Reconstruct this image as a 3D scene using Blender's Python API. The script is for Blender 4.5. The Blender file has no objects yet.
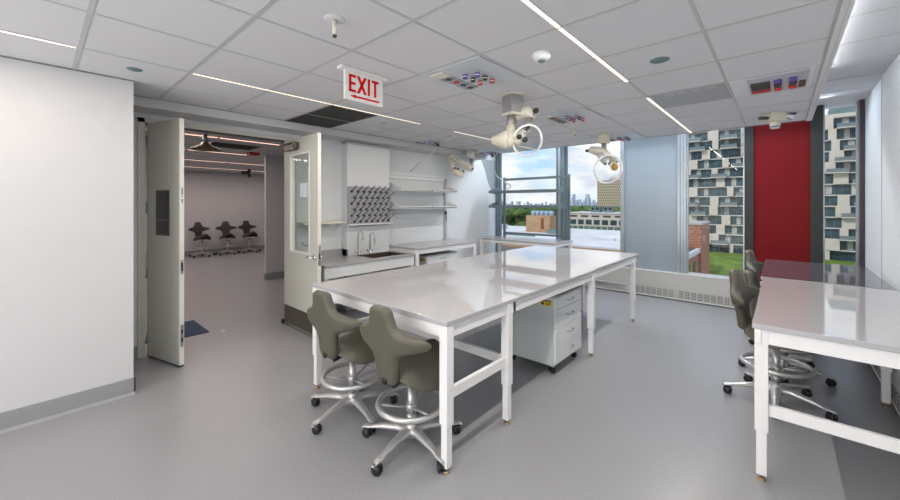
import bpy, math, random
from mathutils import Vector, Matrix
random.seed(7)
PI = math.pi
R0 = math.radians
COL = bpy.context.scene.collection

# ------------------------------------------------------------------ materials
def new_mat(name):
    m = bpy.data.materials.new(name); m.use_nodes = True
    return m, m.node_tree, m.node_tree.nodes['Principled BSDF']

def mat(name, col, rough=.5, metal=0., spec=.5, var=.03, scale=60., bump=0., emit=None, es=0., coat=0.):
    m, nt, b = new_mat(name)
    b.inputs['Roughness'].default_value = rough
    b.inputs['Metallic'].default_value = metal
    b.inputs['Specular IOR Level'].default_value = spec
    b.inputs['Coat Weight'].default_value = coat
    b.inputs['Coat Roughness'].default_value = .05
    tc = nt.nodes.new('ShaderNodeTexCoord')
    nz = nt.nodes.new('ShaderNodeTexNoise'); nz.inputs['Scale'].default_value = scale
    nz.inputs['Detail'].default_value = 2
    nt.links.new(tc.outputs['Object'], nz.inputs['Vector'])
    rp = nt.nodes.new('ShaderNodeValToRGB')
    rp.color_ramp.elements[0].position = .3; rp.color_ramp.elements[1].position = .7
    rp.color_ramp.elements[0].color = [max(0, c*(1-var)) for c in col] + [1]
    rp.color_ramp.elements[1].color = [min(1, c*(1+var)) for c in col] + [1]
    nt.links.new(nz.outputs['Fac'], rp.inputs['Fac'])
    nt.links.new(rp.outputs['Color'], b.inputs['Base Color'])
    if bump:
        bp = nt.nodes.new('ShaderNodeBump'); bp.inputs['Strength'].default_value = bump
        bp.inputs['Distance'].default_value = .002
        nt.links.new(nz.outputs['Fac'], bp.inputs['Height'])
        nt.links.new(bp.outputs['Normal'], b.inputs['Normal'])
    if emit:
        b.inputs['Emission Color'].default_value = (*emit, 1); b.inputs['Emission Strength'].default_value = es
    return m

def glass_mat(name, tint=(1, 1, 1), refl=1.0, rough=0.0):
    m = bpy.data.materials.new(name); m.use_nodes = True; nt = m.node_tree
    nt.nodes.clear()
    o = nt.nodes.new('ShaderNodeOutputMaterial'); mx = nt.nodes.new('ShaderNodeMixShader')
    t = nt.nodes.new('ShaderNodeBsdfTransparent'); t.inputs['Color'].default_value = (*tint, 1)
    g = nt.nodes.new('ShaderNodeBsdfGlossy'); g.inputs['Roughness'].default_value = rough
    f = nt.nodes.new('ShaderNodeLayerWeight'); f.inputs['Blend'].default_value = .5
    pw = nt.nodes.new('ShaderNodeMath'); pw.operation = 'POWER'; pw.inputs[1].default_value = 4.5
    ml = nt.nodes.new('ShaderNodeMath'); ml.operation = 'MULTIPLY_ADD'; ml.inputs[1].default_value = .75*refl; ml.inputs[2].default_value = .06*refl
    nt.links.new(f.outputs['Facing'], pw.inputs[0]); nt.links.new(pw.outputs[0], ml.inputs[0]); nt.links.new(ml.outputs[0], mx.inputs[0])
    nt.links.new(t.outputs[0], mx.inputs[1]); nt.links.new(g.outputs[0], mx.inputs[2])
    nt.links.new(mx.outputs[0], o.inputs['Surface'])
    return m

def brick_mat(name, c1, c2, mortar, scale, bw=.5, rh=.25, ms=.02):
    m, nt, b = new_mat(name)
    tc = nt.nodes.new('ShaderNodeTexCoord')
    sx = nt.nodes.new('ShaderNodeSeparateXYZ'); nt.links.new(tc.outputs['Object'], sx.inputs[0])
    ad = nt.nodes.new('ShaderNodeMath'); nt.links.new(sx.outputs[0], ad.inputs[0]); nt.links.new(sx.outputs[1], ad.inputs[1])
    cb = nt.nodes.new('ShaderNodeCombineXYZ'); nt.links.new(ad.outputs[0], cb.inputs[0]); nt.links.new(sx.outputs[2], cb.inputs[1])
    br = nt.nodes.new('ShaderNodeTexBrick')
    br.inputs['Color1'].default_value = (*c1, 1); br.inputs['Color2'].default_value = (*c2, 1)
    br.inputs['Mortar'].default_value = (*mortar, 1); br.inputs['Scale'].default_value = scale
    br.inputs['Brick Width'].default_value = bw; br.inputs['Row Height'].default_value = rh
    br.inputs['Mortar Size'].default_value = ms
    nt.links.new(cb.outputs[0], br.inputs['Vector']); nt.links.new(br.outputs['Color'], b.inputs['Base Color'])
    b.inputs['Roughness'].default_value = .9
    return m

M = {}
M['wall'] = mat('wall_paint', (.55, .555, .565), .75, var=.01, scale=8)
M['wall_cool'] = mat('wall_paint_cool', (.66, .69, .71), .75, var=.01, scale=8)
M['wall_inner'] = mat('inner_wall_paint', (.53, .53, .55), .8, var=.01, scale=8)
M['ceil'] = mat('ceiling_tile', (.62, .62, .64), .9, var=.015, scale=140)
M['tee'] = mat('ceiling_tee', (.47, .47, .475), .6, var=.01)
M['tee_l'] = mat('ceiling_tee_light', (.66, .66, .67), .6, var=.01)
M['gap'] = mat('shadow_joint', (.20, .20, .205), .9)
M['base'] = mat('cove_base_rubber', (.27, .275, .29), .5, var=.02)
M['frame'] = mat('door_frame_paint', (.52, .525, .48), .4, var=.01, scale=10)
M['door'] = mat('door_paint', (.56, .565, .51), .4, var=.01, scale=10)
M['dooredge'] = mat('door_edge_paint', (.72, .72, .67), .4, var=.01)
M['armor'] = mat('armor_plate', (.115, .10, .085), .35, metal=.5, var=.03)
M['steel'] = mat('brushed_steel', (.48, .48, .47), .3, metal=.9, var=.05, scale=200)
M['chrome'] = mat('chrome', (.75, .76, .78), .12, metal=1., var=.01)
M['alu'] = mat('cast_aluminium', (.56, .56, .56), .33, metal=.65, var=.03, scale=120)
M['black'] = mat('black_plastic', (.012, .012, .014), .35, var=.1)
M['dark'] = mat('dark_metal', (.05, .05, .05), .5, var=.05)
M['white'] = mat('white_powder_coat', (.80, .80, .80), .35, var=.01)
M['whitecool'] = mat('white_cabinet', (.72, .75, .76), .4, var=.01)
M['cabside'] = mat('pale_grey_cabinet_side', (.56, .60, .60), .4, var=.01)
M['top'] = mat('glossy_worktop', (.44, .435, .445), .03, spec=.85, var=.04, scale=300)
M['edge'] = mat('worktop_edge', (.42, .42, .44), .25, var=.03)
M['topreflect'] = mat('worktop_dark_reflection', (.09, .085, .10), .04, spec=.8, var=.04, scale=300)  # dark reflection at a shallow angle put into the top's colour
M['counter'] = mat('grey_counter', (.38, .385, .40), .18, spec=.5, var=.05, scale=200)
M['peg'] = mat('peg_board', (.34, .35, .38), .4, var=.02)
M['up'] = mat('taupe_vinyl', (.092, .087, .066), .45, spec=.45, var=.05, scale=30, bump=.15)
M['up_dim'] = mat('dimmed_taupe_vinyl', (.035, .034, .032), .45, var=.05, scale=30)  # same taupe vinyl, dimness of the next room put into the colour
M['beige'] = mat('ivory_plastic', (.66, .63, .52), .4, var=.02)
M['greytube'] = mat('grey_tube', (.34, .34, .34), .35, metal=.5, var=.02)
M['red'] = mat('red_panel', (.17, .006, .009), .6, spec=.15, var=.03, scale=20)
M['blue_panel'] = mat('blue_grey_spandrel', (.27, .32, .365), .35, var=.015, scale=6)
M['mullion'] = mat('blue_grey_mullion', (.15, .20, .225), .35, metal=.3, var=.04, scale=5)
M['mullion_l'] = mat('pale_mullion', (.36, .40, .43), .3, metal=.5, var=.04, scale=5)
M['darkcol'] = mat('dark_grey_column', (.036, .040, .037), .5, metal=.1, spec=.25, var=.06, scale=5)
M['maroon'] = mat('dark_maroon_mullion', (.045, .03, .038), .4, var=.05)
M['heater'] = mat('heater_enclosure', (.50, .50, .485), .45, var=.01)
M['slot'] = mat('slot_shadow', (.16, .155, .145), .8)
M['supply'] = mat('perforated_grey', (.36, .37, .385), .5, var=.18, scale=260)
M['return'] = mat('dark_return_mesh', (.15, .13, .105), .6, var=.3, scale=300)
M['plate'] = mat('service_plate', (.56, .60, .64), .35, metal=.15, var=.03, scale=15)
M['purple'] = mat('purple_cap', (.10, .07, .32), .4)
M['redcap'] = mat('red_cap', (.55, .04, .03), .4)
M['exitred'] = mat('exit_red', (.55, .004, .008), .5, spec=.2, emit=(.8, .01, .02), es=.10)
M['exitface'] = mat('exit_face', (.66, .66, .63), .5, emit=(1, .95, .9), es=.08)
M['led'] = mat('led_strip', (.9, .85, .8), .4, emit=(1, .80, .58), es=1.15)
M['led2'] = mat('led_strip_warm', (.9, .7, .6), .4, emit=(1, .60, .47), es=1.5)
M['yellow'] = mat('yellow_sticker', (.85, .55, .02), .5)
M['paper'] = mat('pale_blue_paper', (.62, .72, .78), .6)
M['mat'] = mat('blue_mat', (.035, .055, .11), .9, var=.1)
M['window'] = glass_mat('window_glass', (.97, .99, 1.0), .32)
M['doorglass'] = glass_mat('door_glass', (.84, .90, .88), 1.5)
M['dome'] = glass_mat('clear_dome', (.93, .94, .95), 1.5, .05)
M['smoke'] = mat('dark_lite_glass', (.05, .053, .05), .15, var=.02)
M['sinkin'] = mat('sink_inside', (.16, .12, .09), .3, metal=.6)
M['facade'] = mat('white_concrete', (.56, .51, .455), .8, var=.04, scale=1.)
M['facade_glass'] = mat('facade_window', (.035, .07, .085), .2, spec=.4, var=.35, scale=.4)
M['curtain'] = mat('pale_curtain', (.38, .38, .36), .9, var=.2, scale=2)
M['rail'] = mat('balcony_glass', (.15, .19, .20), .2, var=.15, scale=2)
M['lawn'] = mat('lawn_grass', (.12, .20, .018), .95, var=.4, scale=.35)
M['ground'] = mat('city_ground', (.13, .15, .10), .95, var=.5, scale=.02)
M['paving'] = mat('grey_paving', (.34, .33, .33), .9, var=.1, scale=.5)
M['whiteroof'] = mat('white_roofing', (.62, .64, .68), .8, var=.12, scale=.15)
M['darkroof'] = mat('gravel_roof', (.10, .085, .075), .9, var=.5, scale=.3)
M['brick'] = brick_mat('red_brick', (.25, .085, .045), (.33, .14, .08), (.36, .27, .2), .9)
M['tanbrick'] = brick_mat('tan_brick', (.34, .20, .10), (.42, .26, .14), (.4, .3, .2), .5)
M['tower'] = brick_mat('tan_tower_face', (.07, .07, .065), (.10, .10, .09), (.50, .43, .31), .22, .5, .8, .17)
M['leaf'] = mat('tree_leaves', (.065, .115, .025), .95, var=.6, scale=.5)
M['leaf2'] = mat('autumn_leaves', (.24, .19, .04), .95, var=.5, scale=.5)
M['trunk'] = mat('bark', (.08, .06, .04), .95)
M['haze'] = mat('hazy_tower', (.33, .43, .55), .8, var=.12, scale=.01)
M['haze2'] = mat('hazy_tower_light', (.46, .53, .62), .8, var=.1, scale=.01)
M['tealunit'] = mat('teal_metal', (.12, .19, .20), .6, var=.1, scale=.5)
M['greenglass'] = mat('green_glazing', (.10, .17, .13), .3, var=.4, scale=.4)
M['copper'] = mat('brass_foot', (.45, .33, .18), .35, metal=.8)

# floor with fine speckle
def floor_mat():
    m, nt, b = new_mat('vinyl_floor')
    tc = nt.nodes.new('ShaderNodeTexCoord')
    n1 = nt.nodes.new('ShaderNodeTexNoise'); n1.inputs['Scale'].default_value = 90; n1.inputs['Detail'].default_value = 3
    n2 = nt.nodes.new('ShaderNodeTexNoise'); n2.inputs['Scale'].default_value = .7
    nt.links.new(tc.outputs['Object'], n1.inputs['Vector']); nt.links.new(tc.outputs['Object'], n2.inputs['Vector'])
    r1 = nt.nodes.new('ShaderNodeValToRGB')
    r1.color_ramp.elements[0].position = .35; r1.color_ramp.elements[1].position = .7
    r1.color_ramp.elements[0].color = (.262, .267, .283, 1); r1.color_ramp.elements[1].color = (.305, .310, .328, 1)
    nt.links.new(n1.outputs['Fac'], r1.inputs['Fac'])
    nt.links.new(r1.outputs['Color'], b.inputs['Base Color'])
    mp = nt.nodes.new('ShaderNodeMapRange'); mp.inputs['To Min'].default_value = .30; mp.inputs['To Max'].default_value = .33
    nt.links.new(n2.outputs['Fac'], mp.inputs['Value']); nt.links.new(mp.outputs[0], b.inputs['Roughness'])
    bp = nt.nodes.new('ShaderNodeBump'); bp.inputs['Strength'].default_value = .08; bp.inputs['Distance'].default_value = .001
    nt.links.new(n1.outputs['Fac'], bp.inputs['Height']); nt.links.new(bp.outputs['Normal'], b.inputs['Normal'])
    b.inputs['Specular IOR Level'].default_value = .45
    return m
M['floor'] = floor_mat()

# ------------------------------------------------------------------ mesh builder
class MB:
    def __init__(s): s.v = []; s.f = []; s.m = []; s.sm = []; s.mi = 0
    def mat(s, i): s.mi = i; return s
    def add(s, vs, fs, smooth=False, sm=None):
        b = len(s.v); s.v += [tuple(v) for v in vs]
        for k, f in enumerate(fs):
            s.f.append([b+i for i in f]); s.m.append(s.mi); s.sm.append(sm[k] if sm else smooth)
        return s
    def box(s, x0, x1, y0, y1, z0, z1, R=None):
        vs = [Vector((x, y, z)) for z in (z0, z1) for y in (y0, y1) for x in (x0, x1)]
        if R is not None: vs = [R @ v for v in vs]
        return s.add(vs, [(0, 2, 3, 1), (4, 5, 7, 6), (0, 1, 5, 4), (1, 3, 7, 5), (3, 2, 6, 7), (2, 0, 4, 6)])
    def bar(s, p0, p1, w, h=None, up=(0, 0, 1)):
        h = h or w; p0 = Vector(p0); p1 = Vector(p1); d = (p1-p0).normalized(); u = Vector(up)
        if abs(d.dot(u)) > .98: u = Vector((0, 1, 0))
        a = d.cross(u).normalized(); b = a.cross(d).normalized()
        vs = [p + a*sx*w/2 + b*sy*h/2 for p in (p0, p1) for sx, sy in ((-1, -1), (1, -1), (1, 1), (-1, 1))]
        return s.add(vs, [(3, 2, 1, 0), (4, 5, 6, 7)] + [(i, (i+1) % 4, 4+(i+1) % 4, 4+i) for i in range(4)])
    def path(s, pts, rs, n=12, caps=True, flat=1.0):
        pts = [Vector(p) for p in pts]
        if not isinstance(rs, (list, tuple)): rs = [rs]*len(pts)
        vs = []; N = len(pts); pa = None
        for i, p in enumerate(pts):
            d = (pts[min(i+1, N-1)] - pts[max(i-1, 0)])
            d = d.normalized() if d.length > 1e-9 else Vector((0, 0, 1))
            if pa is None:
                u = Vector((0, 0, 1)) if abs(d.z) < .9 else Vector((1, 0, 0))
                a = d.cross(u).normalized()
            else:
                a = (pa - d*pa.dot(d)).normalized()
            pa = a; b = d.cross(a).normalized()
            for k in range(n):
                t = 2*PI*k/n; vs.append(p + a*math.cos(t)*rs[i] + b*math.sin(t)*rs[i]*flat)
        fs = []; sm = []
        for i in range(N-1):
            for k in range(n):
                fs.append((i*n+k, i*n+(k+1) % n, (i+1)*n+(k+1) % n, (i+1)*n+k)); sm.append(True)
        if caps:
            fs.append(tuple(range(n-1, -1, -1))); sm.append(False)
            fs.append(tuple((N-1)*n+k for k in range(n))); sm.append(False)
        return s.add(vs, fs, sm=sm)
    def tube(s, p0, p1, r0, r1=None, n=16): return s.path([p0, p1], [r0, r0 if r1 is None else r1], n)
    def torus(s, c, R, r, ax=(0, 0, 1), n=32, m=10, a0=0, a1=2*PI):
        c = Vector(c); q = Vector((0, 0, 1)).rotation_difference(Vector(ax)); full = abs(a1-a0-2*PI) < 1e-6
        K = n if full else n+1; vs = []
        for i in range(K):
            t = a0 + (a1-a0)*i/n
            for k in range(m):
                p = 2*PI*k/m
                vs.append(c + q @ Vector(((R+r*math.cos(p))*math.cos(t), (R+r*math.cos(p))*math.sin(t), r*math.sin(p))))
        fs = [(i*m+k, ((i+1) % K)*m+k, ((i+1) % K)*m+(k+1) % m, i*m+(k+1) % m) for i in range(n) for k in range(m)]
        return s.add(vs, fs, True)
    def lathe(s, prof, c=(0, 0, 0), ax=(0, 0, 1), n=24, smooth=True):
        c = Vector(c); q = Vector((0, 0, 1)).rotation_difference(Vector(ax).normalized()); vs = []
        for r, z in prof:
            for k in range(n):
                t = 2*PI*k/n; vs.append(c + q @ Vector((r*math.cos(t), r*math.sin(t), z)))
        fs = [(i*n+k, i*n+(k+1) % n, (i+1)*n+(k+1) % n, (i+1)*n+k) for i in range(len(prof)-1) for k in range(n)]
        return s.add(vs, fs, smooth)
    def prism(s, poly, a, b, fn):
        n = len(poly); vs = [fn(x, y, a) for x, y in poly] + [fn(x, y, b) for x, y in poly]
        return s.add(vs, [tuple(range(n-1, -1, -1)), tuple(range(n, 2*n))] + [(i, (i+1) % n, n+(i+1) % n, n+i) for i in range(n)])
    def build(s, name, mats, parent=None, bevel=0, loc=None, subd=0):
        me = bpy.data.meshes.new(name); me.from_pydata(s.v, [], s.f)
        for mm in (mats if isinstance(mats, (list, tuple)) else [mats]): me.materials.append(mm)
        me.polygons.foreach_set('material_index', s.m); me.polygons.foreach_set('use_smooth', s.sm); me.update()
        o = bpy.data.objects.new(name, me); COL.objects.link(o)
        if parent: o.parent = parent
        if loc: o.location = loc
        if bevel:
            md = o.modifiers.new('b', 'BEVEL'); md.width = bevel; md.segments = 2; md.limit_method = 'ANGLE'
        if subd:
            md = o.modifiers.new('s', 'SUBSURF'); md.levels = subd; md.render_levels = subd
        return o

def tag(o, label=None, cat=None, group=None, kind=None):
    if label: o['label'] = label
    if cat: o['category'] = cat
    if group: o['group'] = group
    if kind: o['kind'] = kind
    return o
def empty(name, loc, rz=0, label=None, cat=None, group=None):
    o = bpy.data.objects.new(name, None); COL.objects.link(o); o.location = loc; o.rotation_euler.z = rz
    o.empty_display_size = .1
    return tag(o, label, cat, group)
def struct(o): o['kind'] = 'structure'; return o
def kids(o): return [c for c in bpy.data.objects if c.parent == o]
def copy_tree(o, parent=None):
    c = o.copy(); COL.objects.link(c)
    if parent: c.parent = parent
    for ch in kids(o): copy_tree(ch, c)
    return c

# ------------------------------------------------------------------ room shell
CZ = 2.66          # ceiling height
WX = -5.0          # door / sink wall
RX = .80           # right wall
YW = 7.25          # window wall
CE = 6.42          # edge of the tiled ceiling, open pocket in front of the glass

struct(MB().box(-14.2, 1.0, -4, 7.25, -.12, 0).build('floor', M['floor']))
c = MB().box(-4.65, .27, -4, CE, CZ, CZ+.1)
c.box(.27, 1.0, -4, YW+.3, CZ+.31, CZ+.41).box(-5.2, .27, CE, YW+.3, CZ+.34, CZ+.44)
c.box(-5.2, -4.65, .55, CE, CZ+.08, CZ+.18)
c.box(.262, .275, -4, CE, CZ+.1, CZ+.31).box(-5.15, .27, CE-.02, CE, CZ+.1, CZ+.34)
c.build('ceiling', M['ceil']); struct(bpy.data.objects['ceiling'])
struct(MB().box(-14.2, -5.15, -4, 7.25, CZ, CZ+.1).build('ceiling', M['ceil']))
# soffit along the door wall
struct(MB().box(WX, -4.65, .55, CE, 2.565, CZ+.08).build('trim_1', M['wall']))
# grid of the ceiling
gy = [-.43, .195, .815, 1.435, 2.065, 2.70, 3.325, 3.95, 4.575, 5.2, 5.825]
gx = [-4.1, -3.5, -2.82, -2.19, -1.57, -.975, -.35]
t = MB()
for i, y in enumerate(gy): t.box(-4.65 if y > .5 else -4.1, .25, y-.013, y+.013, CZ-.003, CZ+.002)
for x in gx: t.box(x-.009, x+.009, -4 if x > -4 else .55, CE, CZ-.0035, CZ+.002)
struct(t.build('trim_2', M['tee']))
t = MB().box(-4.66, -4.645, .55, CE, CZ-.006, CZ+.01).box(-4.65, .27, CE-.02, CE+.004, CZ-.006, CZ+.1)
t.box(-4.112, -4.098, -4, .55, CZ-.012, CZ)
struct(t.build('trim_3', M['gap']))
t = MB().box(.235, .285, -4, CE+.005, CZ-.012, CZ+.06)
struct(t.build('trim_4', M['tee_l']))
t = MB().box(.2625, .2655, -4, CE+.006, CZ-.014, CZ+.002).box(.2225, .2345, -4, CE+.006, CZ-.005, CZ+.002)
for y in gy + [6.45]: t.box(.285, RX, y-.004, y+.004, CZ+.306, CZ+.311)
struct(t.build('trim_5', M['tee']))
# walls
struct(MB().box(-5.15, -4.10, -4, .55, 0, CZ).build('wall_left', M['wall']))
b = MB().box(-4.10, -4.088, -4, .562, 0, .138).box(-5.0, -4.088, .55, .562, 0, .138)
b.prism([(0, 0), (.02, 0), (0, .02)], -4, .562, lambda x, z, y: (-4.088+x, y, z))
struct(b.build('baseboard_left', M['base'], bevel=.002))
w = MB().box(-5.15, WX, .55, .745, 0, CZ).box(-5.15, WX, 2.345, CE+1, 0, CZ+.34).box(-5.15, WX, .745, 2.345, 2.51, CZ)
struct(w.build('wall_door', M['wall_cool']))
struct(MB().box(-4.998, -4.988, .55, .70, 0, .13).build('baseboard_door', M['base']))
struct(MB().box(RX, RX+.15, -4, 6.0, 0, 3.1).box(RX+.012, RX+.15, 6.0, YW+.3, 0, 3.1).build('wall_right', M['wall_cool']))
struct(MB().box(RX-.004, RX+.012, 5.99, 6.004, .45, 2.97).build('trim_6', mat('pink_seam', (.55, .42, .42), .5)))
struct(MB().box(-5.2, 1.0, -4.15, -4, 0, 3.1).build('wall_back', M['wall']))
# window wall
w = MB().box(-5.15, .95, YW, YW+.3, -.5, .43).box(-5.15, .95, YW, YW+.3, 3.0, 3.3)
struct(w.build('wall_window', M['heater']))
struct(MB().box(-2.14, -1.30, YW-.03, YW+.1, .43, 3.0).build('wall_spandrel', M['blue_panel']))
struct(MB().box(-.31, .31, YW-.03, YW+.1, .43, 3.0).build('wall_red_panel', M['red']))
def column(n, x0, x1, y0, m, y1=YW+.12): struct(MB().box(x0, x1, y0, y1, .43, 3.0).build('trim_%d' % n, m, bevel=.003))
column(7, -5.0, -4.94, YW-.06, M['mullion'])
column(8, -3.46, -3.30, YW-.10, M['mullion'])
column(9, -2.21, -2.14, YW-.06, M['mullion_l'])
column(10, -1.30, -1.175, YW-.07, M['mullion_l'])
column(11, -.415, -.305, YW-.06, M['darkcol'])
column(12, .305, .43, YW-.06, M['darkcol'])
column(13, .765, .81, YW-.10, M['maroon'])
def window(n, x0, x1, m):
    f = MB()
    for a, b_ in ((x0, x0+.02), (x1-.02, x1)): f.box(a, b_, YW, YW+.06, .43, 3.0)
    f.box(x0, x1, YW, YW+.06, .43, .45).box(x0, x1, YW, YW+.06, 2.985, 3.0)
    w_ = struct(f.build('window_%d' % n, m))
    MB().add([(x0+.02, YW+.03, .45), (x1-.02, YW+.03, .45), (x1-.02, YW+.03, 2.985), (x0+.02, YW+.03, 2.985)], [(0, 1, 2, 3)]).build('pane', M['window'], w_)
window(1, -4.94, -3.46, M['mullion']); window(2, -3.30, -2.21, M['mullion'])
window(3, -1.175, -.415, M['mullion_l']); window(4, .43, .765, M['mullion_l'])
# small inner profile lines of the mullions
t = MB().box(-3.405, -3.355, YW-.125, YW-.10, .45, 3.0)
struct(t.build('trim_14', M['mullion_l']))
t = MB().box(-1.262, -1.25, YW-.074, YW-.07, .45, 3.0).box(-1.215, -1.208, YW-.074, YW-.07, .45, 3.0)
struct(t.build('trim_15', M['mullion']))

# door frame
f = MB()
f.box(-5.17, -4.975, .70, .76, 0, 2.515).box(-5.17, -4.975, 2.33, 2.39, 0, 2.515).box(-5.17, -4.975, .70, 2.39, 2.465, 2.515)
f.box(-5.12, -5.04, .76, .775, 0, 2.465).box(-5.12, -5.04, 2.315, 2.33, 0, 2.465)
dr = struct(f.build('trim_16', M['frame'], bevel=.003))
struct(MB().box(-5.06, -5.0, .76, 2.33, 2.45, 2.466).build('trim_17', M['black']))

# doors ------------------------------------------------------------
d1 = MB().box(0, .60, 0, .045, .02, 2.455).build('door_1', M['door'], bevel=.002)
d1.location = (-4.985, .775, 0); d1.rotation_euler.z = math.radians(15.5); struct(d1)
MB().box(.6005, .603, .002, .043, .02, 2.455).build('edge_strip', M['dooredge'], d1)
lite = MB().box(.19, .43, -.006, .051, 1.29, 1.75)
lite.build('lite_frame', M['dark'], d1)
MB().box(.205, .415, -.009, .054, 1.455, 1.735).box(.205, .415, -.009, .054, 1.305, 1.44).build('lite_pane', M['smoke'], d1)
for z in (2.27, 1.57, .89, .2): MB().tube((-.012, -.006, z-.06), (-.012, -.006, z+.06), .011, n=10).box(-.014, .03, -.003, 0, z-.055, z+.055).build('hinge', M['steel'], d1)
MB().box(.603, .606, .010, .036, .92, 1.06).box(.603, .606, .010, .036, .20, .42).build('flush_bolt', M['steel'], d1)
MB().box(.606, .608, .016, .030, .95, 1.03).box(.606, .608, .016, .030, .25, .29).box(.606, .608, .016, .030, .33, .37).build('latch_hole', M['black'], d1)
MB().box(.604, .6055, .014, .032, 1.58, 1.82).build('edge_label', M['exitface'], d1)
MB().box(.6056, .606, .018, .028, 1.62, 1.66).box(.6056, .606, .018, .028, 1.70, 1.77).box(.6056, .606, .018, .028, 1.68, 1.69).build('label_print', M['dark'], d1)
MB().box(.0, .60, .005, .04, .004, .02).build('bottom_seal', M['black'], d1)

d2 = MB()
for a in ((0, .19, .02, 2.455), (.70, .90, .02, 2.455), (.19, .70, .02, 1.0), (.19, .70, 2.245, 2.455)): d2.box(a[0], a[1], 0, .045, a[2], a[3])
d2 = d2.build('door_2', M['door']); d2.location = (-4.985, 2.225, 0); d2.rotation_euler.z = math.radians(-.5); struct(d2)
MB().box(.9005, .903, .002, .043, .02, 2.455).build('edge_strip', M['dooredge'], d2)
g = MB()
for a in ((.175, .705, .985, 1.005), (.175, .705, 2.235, 2.255), (.175, .195, .985, 2.255), (.69, .71, .985, 2.255)): g.box(a[0], a[1], -.008, .053, a[2], a[3])
g.build('glass_stop', M['dooredge'], d2)
MB().add([(.195, .022, 1.005), (.69, .022, 1.005), (.69, .022, 2.235), (.195, .022, 2.235)], [(0, 1, 2, 3)]).build('pane', M['doorglass'], d2)
pp = MB().box(.43, .62, .012, .016, 1.70, 1.87).build('notice_paper', M['paper'], d2)
tag(MB().box(.01, .89, -.003, 0, .03, .27).build('kick_plate', M['armor'], d2), 'dark bronze kick plate')
MB().box(.12, .40, -.055, 0, 2.30, 2.40).box(.40, .44, -.05, 0, 2.31, 2.39).build('door_closer', M['armor'], d2)
MB().box(-.02, .30, -.075, -.055, 2.375, 2.39).build('closer_arm', M['dark'], d2)
h = MB().lathe([(0, 0), (.028, 0), (.028, .012), (0, .012)], (.83, 0, .97), (0, -1, 0)).tube((.83, 0, .97), (.83, -.05, .97), .01)
h.path([(.83, -.05, .97), (.80, -.055, .97), (.72, -.05, .968)], [.011, .010, .009], 10)
h.build('lever_handle', M['chrome'], d2)
h = MB().lathe([(0, 0), (.028, 0), (.028, .012), (0, .012)], (.83, .045, .97), (0, 1, 0)).path([(.83, .045, .97), (.83, .095, .97), (.74, .10, .97)], .01, 10)
h.build('lever_handle', M['chrome'], d2)
MB().box(.903, .906, .008, .037, .88, 1.12).build('latch_plate', M['steel'], d2)
MB().box(.906, .912, .014, .03, .96, 1.02).build('latch_bolt', M['dark'], d2)
MB().box(0, .90, .005, .04, .004, .02).build('bottom_seal', M['black'], d2)
MB().box(-.03, .01, -.03, .0, .01, .06).box(.84, .88, -.03, .0, .01, .05).build('door_stop', M['black'], d2)

# inner room ---------------------------------------------------------
struct(MB().box(-13.95, -13.8, -4, 7.25, 0, CZ).build('wall_far', M['wall_inner']))
struct(MB().box(-13.8, -13.785, -4, 7.1, 0, .14).build('baseboard_far', M['base']))
struct(MB().box(-8.20, -8.13, 3.24, 7.1, 0, CZ).build('wall_pier', M['wall_inner']))
struct(MB().box(-8.21, -8.118, 3.228, 7.1, 0, .14).build('baseboard_pier', M['base']))
struct(MB().box(-13.95, -5.15, 7.1, 7.25, 0, CZ).box(-13.95, -5.15, -4.15, -4, 0, CZ).build('wall_inner', M['wall_inner']))
t = MB()
for k in range(12): t.box(-13.8, -5.15, -1.2+k*.62-.009, -1.2+k*.62+.009, CZ-.003, CZ+.002)
for k in range(14): t.box(-13.8+k*.62-.01, -13.8+k*.62+.01, -1.2, 7, CZ-.003, CZ+.002)
struct(t.build('trim_18', M['tee']))

# ------------------------------------------------------------------ light fittings
def led(x, y0, y1, label, group, m='led', power=1.0, w=.026):
    root = empty('ceiling_light', (x, (y0+y1)/2, CZ), 0, label, 'ceiling light', group)
    L = (y1-y0)/2
    MB().box(-w/2, w/2, -L, L, -.006, 0).build('diffuser', M[m], root)
    MB().box(-w/2-.005, -w/2, -L-.004, L+.004, -.007, .004).box(w/2, w/2+.005, -L-.004, L+.004, -.007, .004).build('frame', M['tee_l'], root)
    li = bpy.data.lights.new('strip_lamp', 'AREA'); li.shape = 'RECTANGLE'; li.size = .012; li.size_y = 2*L
    li.energy = (13 if x > -2 else 7.5)*power*2*L; li.color = ((1, .93, .86) if x > -2 else (1, .87, .76)) if m == 'led' else (1, .85, .78); li.spread = PI
    lo = bpy.data.objects.new('strip_lamp', li); COL.objects.link(lo); lo.parent = root; lo.location = (0, 0, -.012)
G1 = 'linear lights over the door side'
led(-3.51, -2.3, -1.1, 'warm white linear ceiling light over the plain left wall', G1)
led(-3.51, -1.08, .175, 'warm white linear ceiling light ending beside the left wall corner', G1)
led(-3.51, .84, 2.075, 'warm white linear ceiling light in front of the open double doors', G1)
led(-3.51, 2.09, 3.35, 'warm white linear ceiling light running past the dark return grilles', G1)
led(-3.51, 4.02, 5.26, 'short looking warm linear ceiling light over the wall bench', G1)
led(-3.51, 5.28, 6.38, 'far warm linear ceiling light behind the large extraction arm', G1)
G2 = 'linear lights over the bench aisle'
led(-.98, -2.3, -1.1, 'long linear ceiling light behind the view', G2)
led(-.98, -.4, .8, 'long linear ceiling light above the aisle, just out of view', G2)
led(-.98, .84, 2.06, 'white linear ceiling light at the top edge, nearest over the aisle', G2)
led(-.98, 2.08, 3.37, 'long white linear ceiling light between smoke detector and round grey disc', G2)
led(-.98, 4.03, 5.21, 'white linear ceiling light along the grey perforated diffuser', G2)
led(-.98, 5.23, 6.40, 'white linear ceiling light ending at the window beside the spandrel panel', G2)
nm = ['nearest', 'second', 'third', 'farthest']
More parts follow.
